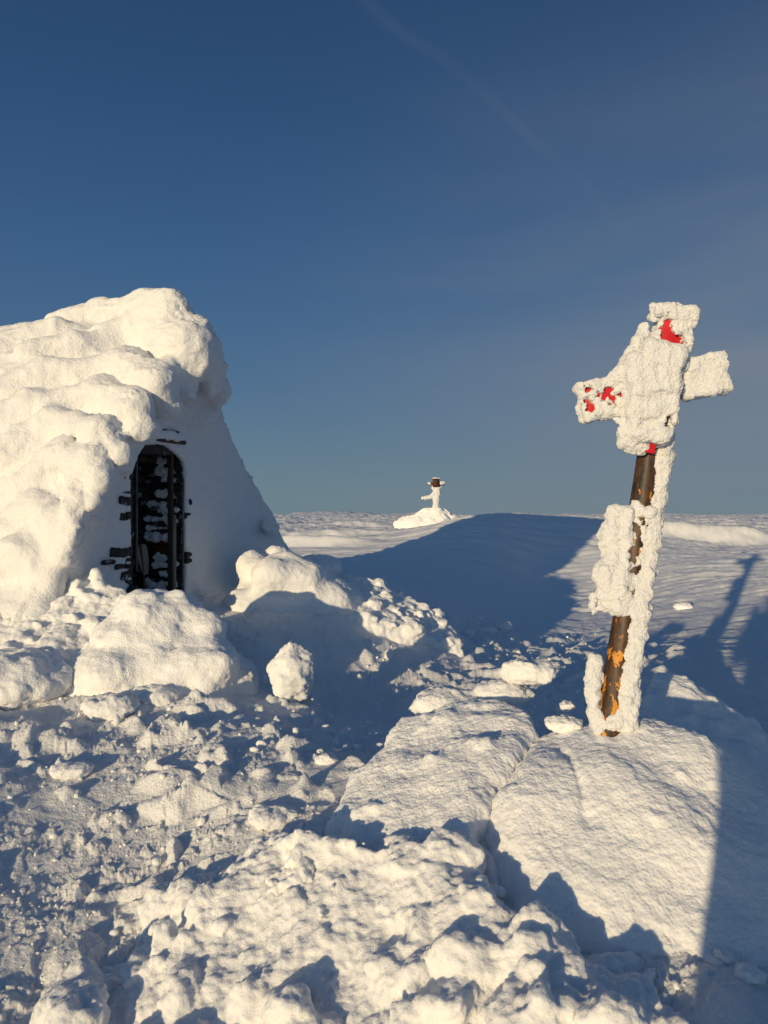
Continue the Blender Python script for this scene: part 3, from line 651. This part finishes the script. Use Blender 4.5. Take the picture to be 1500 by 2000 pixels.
def build_shovel():
    q = P(303, 1120, 8.55); root = empty('snow_shovel', tuple(float(a) for a in q), 'grey rounded shovel leaning inside the dark doorway', 'shovel')
    # blade: curved plate, handle: thin round stick
    V = []; Q = []; nu, nv = 9, 13
    for side in (0, 1):
        for j in range(nv):
            t = j/(nv-1); w_ = .085*math.sin(math.pi*min(.5, .12+t*.6))*(1 if t < .8 else math.sqrt(max(.02, 1-((t-.8)/.2)**2)))
            for i in range(nu):
                s = -1+2*i/(nu-1); V.append((-.02*(1-s*s)-.006*side, s*w_, t*.36))
    for side in (0, 1):
        for j in range(nv-1):
            for i in range(nu-1):
                a = side*nu*nv+j*nu+i; f = [a, a+1, a+nu+1, a+nu]; Q.append(f if side else f[::-1])
    for j in range(nv-1):
        for i in (0, nu-1):
            a = j*nu+i; b = a+nu*nv; f = [a, a+nu, b+nu, b]; Q.append(f if i else f[::-1])
    V = np.array(V); V[:, 1] += .12*(1-V[:, 2]/.36)*0
    th = R(14); V2 = V.copy(); V2[:, 1] = V[:, 1]*math.cos(th)-V[:, 2]*math.sin(th); V2[:, 2] = V[:, 1]*math.sin(th)+V[:, 2]*math.cos(th)
    loc = np.array(to_loc(q)); V2 = V2+np.array([-.12, 0.0, -.02])+loc
    o = child('blade', to_world(V2), np.array(Q), M_greywood, root)
    a = loc+np.array([-.13, -.085, .33]); b = a+np.array([-.02, .10, -.55])
    n = 12; V = []; Q = []
    for k, pt in enumerate((a, b)):
        for i in range(n): V.append(pt+np.array([.012*math.cos(2*math.pi*i/n), .012*math.sin(2*math.pi*i/n), 0]))
    for i in range(n): Q.append([i, (i+1) % n, n+(i+1) % n, n+i])
    child('handle', to_world(np.array(V)), np.array(Q), M_wood, root)
build_shovel()

# ------------------------------------------------------------------ marker post with red cross boards
YP = 3.8
def Pp(px, py, d=0): return P(px, py, YP)*1.0+np.array([0, d, 0])
def pole_mat():
    m, nt, b = new_mat('worn_pole_paint'); b.inputs['Roughness'].default_value = .55
    tc = nt.nodes.new('ShaderNodeTexCoord'); sp = nt.nodes.new('ShaderNodeSeparateXYZ'); nt.links.new(tc.outputs['Object'], sp.inputs[0])
    def noise(s, sc3, det=5):
        mp = nt.nodes.new('ShaderNodeMapping'); mp.inputs['Scale'].default_value = sc3; nt.links.new(tc.outputs['Object'], mp.inputs[0])
        n = nt.nodes.new('ShaderNodeTexNoise'); n.inputs['Scale'].default_value = s; n.inputs['Detail'].default_value = det; n.inputs['Roughness'].default_value = .6
        nt.links.new(mp.outputs[0], n.inputs['Vector']); return n
    n1 = noise(38, (1, 1, .4), 8); n2_ = noise(20, (1, 1, .45), 7)
    r1 = nt.nodes.new('ShaderNodeValToRGB'); r1.color_ramp.elements[0].position = .38; r1.color_ramp.elements[0].color = (.012, .007, .005, 1)
    r1.color_ramp.elements[1].position = .66; r1.color_ramp.elements[1].color = (.115, .05, .016, 1)
    nt.links.new(n1.outputs['Fac'], r1.inputs[0])
    # flaking yellow paint: more of it low on the pole
    zr = nt.nodes.new('ShaderNodeMapRange'); zr.inputs[1].default_value = 1.5; zr.inputs[2].default_value = 0.05; zr.inputs[3].default_value = .0; zr.inputs[4].default_value = .105
    nt.links.new(sp.outputs['Z'], zr.inputs[0])
    ad = nt.nodes.new('ShaderNodeMath'); ad.operation = 'ADD'; nt.links.new(n2_.outputs['Fac'], ad.inputs[0]); nt.links.new(zr.outputs[0], ad.inputs[1])
    fr = nt.nodes.new('ShaderNodeMath'); fr.operation = 'MULTIPLY_ADD'; nt.links.new(sp.outputs['X'], fr.inputs[0]); fr.inputs[1].default_value = .8; nt.links.new(ad.outputs[0], fr.inputs[2])
    th = nt.nodes.new('ShaderNodeMapRange'); th.inputs[1].default_value = .63; th.inputs[2].default_value = .66; nt.links.new(ad.outputs[0], th.inputs[0])
    mx = nt.nodes.new('ShaderNodeMix'); mx.data_type = 'RGBA'; nt.links.new(th.outputs[0], mx.inputs['Factor']); nt.links.new(r1.outputs[0], mx.inputs['A']); mx.inputs['B'].default_value = (.62, .25, .02, 1)
    nt.links.new(mx.outputs['Result'], b.inputs['Base Color'])
    bp = nt.nodes.new('ShaderNodeBump'); bp.inputs['Strength'].default_value = .5; bp.inputs['Distance'].default_value = .004; nt.links.new(n1.outputs['Fac'], bp.inputs['Height']); nt.links.new(bp.outputs[0], b.inputs['Normal'])
    return m
def tube(pts, rad, n=24, seed=0, jit=.03):
    g = np.random.default_rng(seed); V = []; Q = []; pts = [np.array(p, float) for p in pts]
    for k, p in enumerate(pts):
        d = pts[min(k+1, len(pts)-1)]-pts[max(k-1, 0)]; d /= np.linalg.norm(d)
        u = np.cross(d, [0, 1, 0]); u /= np.linalg.norm(u); v = np.cross(d, u)
        for i in range(n):
            a = 2*math.pi*i/n; r = rad[k]*(1+g.uniform(-jit, jit)); V.append(p+r*(math.cos(a)*u+math.sin(a)*v))
    for k in range(len(pts)-1):
        for i in range(n): Q.append([k*n+i, k*n+(i+1) % n, (k+1)*n+(i+1) % n, (k+1)*n+i])
    m = len(pts)-1
    for k, fl in ((0, 0), (m, 1)):
        c = len(V); V.append(pts[k])
        for i in range(0, n, 2):
            f = [c, k*n+i, k*n+(i+1) % n, k*n+(i+2) % n]; Q.append(f[::-1] if fl == 0 else f)
    return np.array(V), np.array(Q)
def carve(prims, lo, hi, h, k, holes=(), namp=.008, nf=30, disp=.004, df=95, cutk=.004):
    X, Y, Z = grid3(lo, hi, h); F = np.full(X.shape, 9., f4)
    def region(c0, c1, pad):
        i0 = np.clip(((np.minimum(c0, c1)-pad-lo)/h).astype(int), 0, np.array(F.shape)); i1 = np.clip(((np.maximum(c0, c1)+pad-lo)/h).astype(int)+2, 0, np.array(F.shape))
        return tuple(slice(a, b) for a, b in zip(i0, i1))
    for a, b, ra, rb, *sq in prims:
        if sq and sq[0] == 'box':      # a = centre, b = half sizes, ra = tilt in the XZ plane, rb = rounding
            a = np.array(a, float); b = np.array(b, float); R_ = float(np.linalg.norm(b)); sl = region(a, a, R_+.05)
            x, y, z = X[sl]-a[0], Y[sl]-a[1], Z[sl]-a[2]; ca, sa = math.cos(ra), math.sin(ra); x, z = ca*x+sa*z, -sa*x+ca*z
            qx, qy, qz = np.abs(x)-b[0]+rb, np.abs(y)-b[1]+rb, np.abs(z)-b[2]+rb
            d = np.sqrt(np.maximum(qx, 0)**2+np.maximum(qy, 0)**2+np.maximum(qz, 0)**2)+np.minimum(np.maximum(qx, np.maximum(qy, qz)), 0)-rb
            F[sl] = smin(F[sl], d, k); continue
        a = np.array(a, float); b = np.array(b, float); sl = region(a, b, max(ra, rb)+3*k+.02)
        kk = sq[1] if len(sq) > 1 else k; fy = sq[0] if sq else 1
        F[sl] = smin(F[sl], cap(X[sl], Y[sl]*fy, Z[sl], a*[1, fy, 1], b*[1, fy, 1], ra, rb), kk)
    p = np.stack([X, Y, Z], -1); F = F+namp*fbm3(p, nf, 2)
    for a, b, r in holes:
        a = np.array(a, float); b = np.array(b, float); sl = region(a, b, r+.03)
        F[sl] = smax(F[sl], -(cap(X[sl], Y[sl], Z[sl], a, b, r, r)+.024*fbm3(p[sl], 38, 3)), cutk)
    V, Q = nets(F, lo, h); V = smooth_mesh(V, Q, 1); n = vnormals(V, Q)
    d = disp*(1.2-2.6*np.abs(fbm3(V, df*.5, 2)))+disp*.8*fbm3(V, df*1.6, 2, .6)
    return V+n*d[:, None], Q
def build_post():
    base = Pp(1187, 1425); root = empty('marker_post', tuple(float(a) for a in base), 'leaning brown post with red cross boards crusted in rime, yellow paint flaking at its foot', 'trail marker')
    a0 = Pp(1181, 1475); a1 = Pp(1300, 670)
    ts = np.linspace(0, 1, 26); V, Q = tube([a0*(1-t)+a1*t for t in ts], [.061-.006*t for t in ts], 28, 2, .02)
    child('pole', V, Q, pole_mat(), root)
    ax = lambda py, off=0, d=0: Pp(1181+(1475-py)*119/805+off, py, d)
    # boards
    def board(name, p, q, wd, d, label, th=.011):
        A = Pp(*p, d); B = Pp(*q, d); u = (B-A)/np.linalg.norm(B-A); v = np.array([-u[2], 0, u[0]])
        V, Q = [], []
        n = 14
        for j in range(n+1):
            c = A+(B-A)*j/n
            for sv, sy in ((-1, -1), (1, -1), (1, 1), (-1, 1)): V.append(c+v*sv*wd/2+np.array([0, sy*th, 0]))
        for j in range(n):
            for i in range(4): Q.append([4*j+i, 4*j+(i+1) % 4, 4*j+4+(i+1) % 4, 4*j+4+i])
        Q.append([3, 2, 1, 0]); Q.append([4*n, 4*n+1, 4*n+2, 4*n+3])
        o = bevel(child(name, np.array(V), np.array(Q), M_red, root, False), .003); tag(o, label)
    board('cross_board', (1133, 789), (1385, 744), .12, -.085, 'red board reaching out to both sides, rime on it')
    board('cross_board', (1305, 618), (1236, 884), .13, -.112, 'red upright board with bare red paint near its top')
    # rime on the head
    lo = np.array(Pp(1095, 925))-[0, .34, 0]; hi = np.array(Pp(1445, 585))+[0, .30, 0]
    b1, b2 = -.085, -.112
    S_ = .00253; bx_ = lambda px, py, d, wx, wz, dy, tilt, rd=.02: (Pp(px, py, d), (wx*S_*.98, dy, wz*S_*.98), tilt, min(rd*1.15, dy*.9, wz*S_*.8), 'box')
    pr = [bx_(1168,784,b1+.02, 45,37, .055, R(10), .018), bx_(1360,741,b1+.01, 46,38, .052, R(11), .016), bx_(1325,745,b1+.03, 40,30, .05, R(11), .02),
      bx_(1302,654,b2+.025, 34,46, .055, R(-12), .020), bx_(1300,624,b2+.01, 42,13, .058, R(-6), .018), bx_(1290,700,b2+.02, 38,40, .06, R(-14), .02),
      (Pp(1246,650,b2+.03), Pp(1240,684,b2+.03), .022,.045), (Pp(1262,612,b2), Pp(1264,630,b2), .014,.02),
      bx_(1252,742,b2-.03, 50,46, .075, R(8), .035), bx_(1270,707,b2-.035, 40,24, .075, R(-10), .03), bx_(1255,790,b2-.02, 47,45, .07, R(-8), .03),
      bx_(1250,836,b2-.00, 43,34, .07, R(-10), .03), (Pp(1218,868,b2+.02), Pp(1240,872,b2+.02), .045,.045), (Pp(1218,722,b2), Pp(1196,742,b2), .05,.035),
      (Pp(1288,850,b2+.05), Pp(1296,900,.0), .045,.045), (Pp(1188,823,b2), Pp(1205,829,b2), .005,.014), (Pp(1207,848,b2), Pp(1206,866,b2), .032,.03),
      (Pp(1217,699,b2), Pp(1212,712,b2), .026,.03), (Pp(1232,676,b2), Pp(1222,700,b2), .022,.03), (Pp(1205,770,b2), Pp(1228,810,b2), .03,.04)]
    ho = [(Pp(1283,640,-.25), Pp(1285,665,b2-.011), .0), ]
    y1 = b1-.02; y2 = b2-.016
    def hole(px, py, r, y): return (Pp(px, py, y-.12), Pp(px, py, y), r)
    y2 = b2-.005; ya = b1-.004
    holes = [hole(1284,628,.012,y2), hole(1284,642,.024,y2), hole(1281,656,.032,y2), hole(1284,668,.040,y2), hole(1300,676,.034,y2), hole(1310,684,.022,y2),
             hole(1281,826,.022,-.10), hole(1281,838,.022,-.10), hole(1136,768,.024,ya), hole(1135,788,.020,ya), hole(1143,803,.030,ya), hole(1139,779,.010,ya),
             hole(1176,772,.027,ya), hole(1168,782,.020,ya), hole(1184,785,.024,ya), hole(1196,775,.018,ya), hole(1158,777,.014,ya), hole(1178,794,.014,ya), hole(1190,796,.010,ya)]
    V, Q = carve(pr, lo, hi, .0050, .014, holes, namp=.021, nf=17, disp=.0054, df=82)
    child('rime_crust', V, Q, M_rime, root)
    # rime along the stem
    lo = np.array(Pp(1130, 1445))-[0, .2, 0]; hi = np.array(Pp(1320, 870))+[0, .2, 0]
    pr = [(ax(875, 20, -.01), ax(960, 22, .0), .056,.050), (ax(960, 22, .0), ax(1060, 22, -.01), .048,.055), (ax(1060, 22, -.01), ax(1190, 20, -.02), .055,.056), (Pp(1222,1000,-.035), Pp(1208,1180,-.035), .032,.045),
          (ax(1190, 21, -.02), ax(1300, 19, -.03), .052,.052), (ax(1300, 19, -.03), ax(1385, 24, -.02), .052,.058), (ax(870, 20, -.04), ax(880, 24, 0), .04,.05),
          (Pp(1192,1408,-.03), Pp(1222,1404,-.02), .045,.055), (Pp(1200,1396,.03), Pp(1180,1420,.03), .05,.05),
          # front crust half way up
          (ax(1000, -2, -.02), ax(1180, 2, -.02), .042,.048), (ax(990, -12, -.02), ax(1000, 8, -.04), .035,.035),
          (Pp(1203,1003,-.0), Pp(1192,1050,-.0), .040,.056), (Pp(1192,1050,0), Pp(1200,1085,0), .055,.05), (Pp(1198,1075,-.02), Pp(1180,1125,-.02), .035,.05),
          (Pp(1180,1120,-.03), Pp(1186,1160,-.03), .055,.055), (Pp(1205,1130,-.03), Pp(1206,1165,-.03), .065,.062), (Pp(1180,1180,0), Pp(1205,1190,-.01), .035,.03), (Pp(1158,1168,0), Pp(1158,1194,0), .022,.018), (Pp(1162,1190,0), Pp(1180,1178,0), .014,.02),
          # low clump on the left and foot
          (Pp(1160,1290,0), Pp(1158,1335,0), .032,.036), (Pp(1158,1335,0), Pp(1162,1385,0), .036,.030), (Pp(1162,1385,0), Pp(1170,1412,0), .030,.05), (Pp(1172,1300,.03), Pp(1168,1370,.03), .02,.03),
          (ax(1315, 8, -.035), ax(1325, 16, -.035), .028,.03)]
    pf = -.075
    holes = [hole(1247,1012,.013,pf), hole(1250,1022,.014,pf), hole(1237,1032,.026,pf), hole(1240,1040,.022,pf), hole(1241,1060,.024,pf), hole(1231,1076,.030,pf), hole(1229,1092,.023,pf), hole(1226,1114,.020,pf), hole(1236,1117,.016,pf), hole(1229,1153,.012,pf), hole(1218,1144,.009,pf), hole(1200,1168,.010,pf), hole(1206,1170,.008,pf)]
    holes = [(a, b+np.array([0, .035, 0]), r) for a, b, r in holes]
    V, Q = carve(pr, lo, hi, .0050, .012, holes, namp=.026, nf=17, disp=.0048, df=80)
    o = child('rime_crust', V, Q, M_rime, root)
build_post()

# ------------------------------------------------------------------ summit cross on its snowy cairn
def build_far():
    YF = 45.
    heap('snow_cairn', [(848,1012,YF,(1.0,1.0,.62)),(842,1024,YF,(2.2,1.7,.6)),(812,1030,YF,(1.1,1.0,.42)),(880,1030,YF,(1.2,1.0,.35)),(850,1040,YF,(2.6,2.0,.5))],
         'low snow-covered cairn under the distant cross', 'cairn', h=.07, k=.25, namp=.22, nf=1.3, fine=.09, ff=3, mat=M_far)
    b = P(851, 996, YF); root = empty('summit_cross', tuple(float(a) for a in b), 'distant rimed cross with a dark sign box, standing on the snowy cairn', 'cross')
    F = lambda px, py, d=0: P(px, py, YF)+np.array([0, d, 0])
    V, Q = tube([F(851,1002), F(852,970), F(852,938)], [.09,.08,.08], 10); child('post', V, Q, M_wood, root)
    def bx(name, px0, py0, px1, py1, d, th, m):
        a = F(px0, py1); q = F(px1, py0); V, Q = boxes([(((a[0]+q[0])/2, YF+d, (a[2]+q[2])/2), ((q[0]-a[0])/2, th, (q[2]-a[2])/2), .04, 0)])
        return child(name, V, Q, m, root, False)
    bx('crossbar', 837, 942.5, 868, 948, -.10, .04, M_redwood)
    bx('sign_box', 845, 935, 858, 951, -.16, .08, M_redwood)
    bx('sign_panel', 848.5, 939, 855, 946, -.25, .01, M_wood)
    lo = np.array(F(815, 1005))-[0, .6, 0]; hi = np.array(F(875, 930))+[0, .6, 0]
    pr = [(F(851,997), F(852,975), .20,.17), (F(852,975), F(855,958), .19,.16), (F(845,970), F(826,973), .11,.09), (F(851,962), F(845,968), .16,.13), (F(846,934.5,-.1), F(858,934.5,-.1), .035,.03), (F(862,944,-.1), F(866,943,-.1), .10,.07), (F(838,944,-.1), F(840,946,-.1), .05,.05), (F(852,958), F(859,951), .14,.1), (F(852,958), F(845,952), .12,.08)]
    V, Q = carve(pr, lo, hi, .025, .06, (), namp=.05, nf=5, disp=.02, df=12); child('rime_crust', V, Q, M_rime, root)

# ------------------------------------------------------------------ heap in front of the doorway and single lumps
def heap(name, parts, label, cat, h=.022, k=.10, namp=.05, nf=4, fine=.010, ff=22, group=None, mat=None, facets=()):
    cs = [P(*p[:3]) for p in parts]
    lo = np.min([c-np.array(p[3]) for c, p in zip(cs, parts)], 0)-.2; hi = np.max([c+np.array(p[3]) for c, p in zip(cs, parts)], 0)+.2
    X, Y, Z = grid3(lo, hi, h); F = np.full(X.shape, 9., f4)
    for c, p in zip(cs, parts):
        F = smin(F, ell(X, Y, Z, c, p[3], p[4] if len(p) > 4 else 0, p[5] if len(p) > 5 else 0), k)
    gf = np.random.default_rng(44)
    for px_, py_, Y_, r_ in facets: F = smin(F, facet(X, Y, Z, P(px_, py_, Y_), np.array([r_, r_*.8, r_*.7]), gf), .025)
    F = F+namp*fbm3(np.stack([X, Y, Z], -1), nf, 2)
    V, Q = nets(F.astype(f4), lo, h); V = smooth_mesh(V, Q, 1); n = vnormals(V, Q)
    V = V+n*(fine*fbm3(V, ff, 3, .6)+fine*.6*fbm3(V, ff*.4, 2))[:, None]
    c = np.mean(cs, 0); o = mesh_obj(name, V, Q, mat or M_block, loc=tuple(float(q) for q in c)); return tag(o, label, cat, group)
heap('snow_heap', [(310,1200,6.75,(.34,.32,.20)),(355,1218,6.75,(.25,.3,.18)),(408,1222,6.6,(.18,.16,.10)),(280,1250,6.6,(.44,.38,.22)),(335,1290,6.45,(.50,.42,.22)),(225,1310,6.3,(.40,.38,.20)),(405,1300,6.4,(.28,.3,.20)),(330,1350,6.5,(.75,.55,.26)),(430,1330,6.7,(.25,.4,.2)),(180,1350,6.4,(.4,.4,.2)),(240,1240,6.7,(.25,.25,.14))],
     'big smooth snow heap piled right before the hut doorway', 'snow heap', k=.085, namp=.12, nf=2.6, fine=.016,
     facets=[(425,1330,6.25,.12),(340,1262,6.2,.09),(205,1255,6.3,.10),(262,1195,6.55,.08),(150,1330,6.0,.12),(250,1352,6.0,.10)])
heap('snow_drift', [(540,1120,8.9,(.32,.4,.26)),(590,1135,9.0,(.34,.4,.22)),(640,1165,9.0,(.3,.4,.18)),(500,1110,9.3,(.2,.3,.22)),(570,1190,9.2,(.75,.7,.42)),(545,1085,9.6,(.2,.2,.14)),(660,1200,9.3,(.5,.5,.26)),(500,1190,9.0,(.4,.5,.3)),(605,1110,9.7,(.4,.4,.16))],
     'sunlit rounded snow drift against the right foot of the hut', 'snow drift', h=.024, k=.14, fine=.014, namp=.11, nf=2.2)
heap('snow_heap', [(50,1335,6.0,(.34,.3,.20)),(0,1340,5.9,(.34,.3,.22)),(90,1320,6.15,(.2,.25,.12)),(20,1300,6.2,(.3,.3,.12))],
     'rounded snow lump at the left edge below the hut', 'snow heap', h=.018, k=.06, namp=.08, nf=4, fine=.014)
plateau('snow_ridge', [(1265,1350,4.75),(1290,1325,5.0),(1380,1345,5.1),(1450,1390,5.1),(1560,1470,5.0),(1560,1520,4.5),(1400,1440,4.45),(1290,1400,4.5)],
        [(1290,1338,4.85),(1340,1348,4.85),(1400,1372,4.85),(1440,1400,4.8),(1300,1385,4.6),(1380,1410,4.6),(1520,1470,4.7),(1480,1430,4.9)],
        .4, M_block, 'small sunlit snow ridge right behind the marker post', 'snow ridge', .014, k=.05, slope=.5, namp=.03, nf=6, fine=.01, ff=25, clods=(14, .03, .09, 4, .03))
build_far()
CH = [ # px, py, Y, radii (m), yaw, seed, label
 (1028,1313,4.75,(.195,.13,.085),-.3,1,'loose rounded snow block lying on top of the slab beside the post'),
 (872,1372,4.75,(.24,.22,.085),.25,2,'flat snow block at the upper left corner of the big slab'),
 (985,1352,4.8,(.20,.16,.075),-.1,3,'flat snow block under the loose rounded one'),
 (1107,1380,4.3,(.05,.045,.034),0,4,'small round snow lump left of the foot of the post'),
 (1098,1416,4.02,(.12,.09,.045),0,5,'flat snow lump touching the foot of the post'),
 (572,1312,6.3,(.19,.17,.27),.3,6,'upright snow block standing alone right of the heap'),
 (462,1330,6.2,(.17,.16,.13),.1,7,'squat snow block at the lower right of the heap'),
 (215,1385,5.8,(.22,.18,.13),.5,8,'angular snow block left below the heap'),
 (300,1362,6.0,(.20,.16,.09),-.2,9,'cracked snow block below the heap'),
 (585,1745,2.95,(.15,.14,.12),.4,10,'large smooth snow lump in the middle foreground'),
 (1035,1768,2.85,(.075,.06,.045),-.2,13,'small snow lump lying in shade under the mound'),
 (1003,1712,3.0,(.025,.025,.02),.1,16,'tiny snow clod in the crack below the mound'),
 (870,1665,3.05,(.10,.07,.05),-.4,17,'long snow clod below the crack of slab and mound'),
 (640,1485,5.2,(.075,.06,.045),.3,18,'small snow clod left of the big slab in shade'),
 (530,1595,4.2,(.15,.12,.05),.2,19,'flat bright snow plate left of the big slab'),
 (140,1505,4.9,(.17,.10,.045),.1,20,'flat bright snow plate in the left trampled snow'),
 (985,1225,9.6,(.13,.12,.09),.1,21,'bright snow clod farthest right of the clods on the shaded path'),
 (955,1232,9.4,(.15,.1,.06),.5,22,'flat snow clod amid the clods on the shaded path'),
 (915,1238,9.1,(.09,.1,.07),.2,23,'snow clod left among the clods on the shaded path'),
 (935,1205,10.1,(.13,.1,.05),.9,24,'thin snow clod behind the clods on the shaded path'),
 (1335,1185,13.5,(.2,.15,.08),.1,25,'pale snow hump on the sunlit flats right of the post'),
 (530,1030,10.5,(.12,.16,.13),.1,26,'sunlit rime lump on the shaded right flank of the hut'),
 (1420,1870,2.55,(.045,.04,.03),.4,30,'shaded snow clod at the lower right edge'),
 (1460,1905,2.45,(.06,.05,.035),.4,31,'larger shaded snow clod in the lower right corner'),
 (1290,1835,2.62,(.05,.04,.03),.4,32,'snow clod at the lower edge of the mound'),
]
for px, py, Y, rr, yaw, sd, lb in CH:
    c = P(px, py, Y)
    if sd not in (1, 2, 3, 4, 5, 6, 26):      # seated in the snow where the sight line meets it
        Yv = np.linspace(Y*.72, Y*1.35, 160); q = np.stack([(px-750)/1500*Yv, Yv, CZ-(py-1000)/1500*Yv], 1)
        dd = q[:, 2]-(ground_z(q[:, 0], q[:, 1])+.30*rr[2]); k_ = np.nonzero(dd <= 0)[0]
        c = q[k_[0]] if len(k_) and k_[0] > 0 else q[int(np.argmin(np.abs(dd)))]
    chunk('snow_chunk', c, rr, lb, seed=sd, yaw=yaw, planes=13, res=26 if Y > 5 else 36, namp=.34, fine=.16, sharp=.05, group='loose snow blocks and clods')

# loose crumbs: too many to count
def crumbs():
    g = np.random.default_rng(12); bm_v = np.array([(0,0,1),(0,0,-1),(1,0,0),(-1,0,0),(0,1,0),(0,-1,0)], float)
    t = (1+5**.5)/2
    iv = np.array([(-1,t,0),(1,t,0),(-1,-t,0),(1,-t,0),(0,-1,t),(0,1,t),(0,-1,-t),(0,1,-t),(t,0,-1),(t,0,1),(-t,0,-1),(-t,0,1)], float); iv /= np.linalg.norm(iv[0])
    it = np.array([(0,11,5),(0,5,1),(0,1,7),(0,7,10),(0,10,11),(1,5,9),(5,11,4),(11,10,2),(10,7,6),(7,1,8),(3,9,4),(3,4,2),(3,2,6),(3,6,8),(3,8,9),(4,9,5),(2,4,11),(6,2,10),(8,6,7),(9,8,1)])
    def sub(v, f):
        v = list(map(tuple, v)); cache = {}; out = []
        def mid(a, b):
            k = (min(a, b), max(a, b))
            if k not in cache:
                m = np.array(v[a])+np.array(v[b]); m /= np.linalg.norm(m); v.append(tuple(m)); cache[k] = len(v)-1
            return cache[k]
        for a, b, c in f:
            x, y, z = mid(a, b), mid(b, c), mid(c, a); out += [(a, x, z), (b, y, x), (c, z, y), (x, y, z)]
        return np.array(v), np.array(out)
    iv, it = sub(iv, it)
    n = 4200; az = g.uniform(R(-31), R(31), n); iy = g.uniform(1/13., 1/2.0, n); r = 1/iy; x = r*np.sin(az); y = r*np.cos(az)
    keep = (g.random(n) < np.clip(.45+1.6*fbm2(x, y, .8, 2), .05, 1)) & ~((az > .30) & (r > 5)); x, y, r = x[keep], y[keep], r[keep]
    n = len(x); z = ground_z(x, y); sz = .005*g.pareto(2.6, n)+.005; sz = np.clip(sz, .005, .030)*np.clip(r/3.5, .7, 2.2)
    V = np.repeat(iv[None], n, 0)*(1+.25*g.normal(size=(n, len(iv), 1)).clip(-1.5, 1.5)*.6)
    V = V*(sz[:, None, None]*g.uniform(.7, 1.3, (n, 1, 3))); V = V+np.stack([x, y, z+sz*.25], 1)[:, None]
    Q = it[None]+np.arange(n)[:, None, None]*len(iv)
    o = mesh_obj('snow_crumbs', V.reshape(-1, 3), Q.reshape(-1, 3), M_chunk, smooth=False); tag(o, 'loose crumbs strewn over the trampled snow', 'snow crumbs', kind='stuff')
crumbs()

# ------------------------------------------------------------------ the photographer, whose shadow falls into view
def photographer():
    x0, y0 = -.20, -.42; gz = float(ground_z(np.array([x0]), np.array([y0]))[0])
    J = {'pel': (0,0,.95), 'spn': (0,.01,1.18), 'chs': (0,.0,1.38), 'nck': (0,.02,1.53), 'hd': (0,.05,1.66), 'top': (0,.04,1.76),
         'hl': (-.10,0,.90), 'kl': (-.13,.04,.50), 'al': (-.14,0,.09), 'tl': (-.15,.17,.04), 'hr': (.10,0,.90), 'kr': (.13,.04,.50), 'ar': (.14,0,.09), 'tr': (.15,.17,.04),
         'sl': (-.19,0,1.43), 'el': (-.32,.10,1.20), 'wl': (-.12,.30,1.55), 'pl': (-.09,.34,1.60), 'sr': (.19,0,1.43), 'er': (.32,.10,1.20), 'wr': (.12,.30,1.55), 'pr': (.09,.34,1.60)}
    rad = {'pel': .25, 'spn': .25, 'chs': .25, 'nck': .09, 'hd': .115, 'top': .08, 'hl': .16, 'kl': .15, 'al': .12, 'tl': .045, 'hr': .16, 'kr': .15, 'ar': .12, 'tr': .045,
           'sl': .14, 'el': .10, 'wl': .045, 'pl': .04, 'sr': .14, 'er': .10, 'wr': .045, 'pr': .04}
    E = [('pel','spn'),('spn','chs'),('chs','nck'),('nck','hd'),('hd','top'),('pel','hl'),('hl','kl'),('kl','al'),('al','tl'),('pel','hr'),('hr','kr'),('kr','ar'),('ar','tr'),
         ('chs','sl'),('sl','el'),('el','wl'),('wl','pl'),('chs','sr'),('sr','er'),('er','wr'),('wr','pr')]
    ks = list(J); me = bpy.data.meshes.new('person'); me.from_pydata([J[k] for k in ks], [(ks.index(a), ks.index(b)) for a, b in E], [])
    o = bpy.data.objects.new('person', me); C.objects.link(o); o.location = (x0, y0, gz); o.scale = (1, 1, (CZ-gz)/1.66)
    sk = o.modifiers.new('skin', 'SKIN'); ss = o.modifiers.new('sub', 'SUBSURF'); ss.levels = 2; ss.render_levels = 2
    for i, k in enumerate(ks):
        me.skin_vertices[0].data[i].radius = (rad[k], rad[k]*.85); me.skin_vertices[0].data[i].use_root = (k == 'pel')
    me.materials.append(M_jacket)
    tag(o, 'person in a dark winter jacket taking the photograph, seen as a shadow', 'person')
photographer()
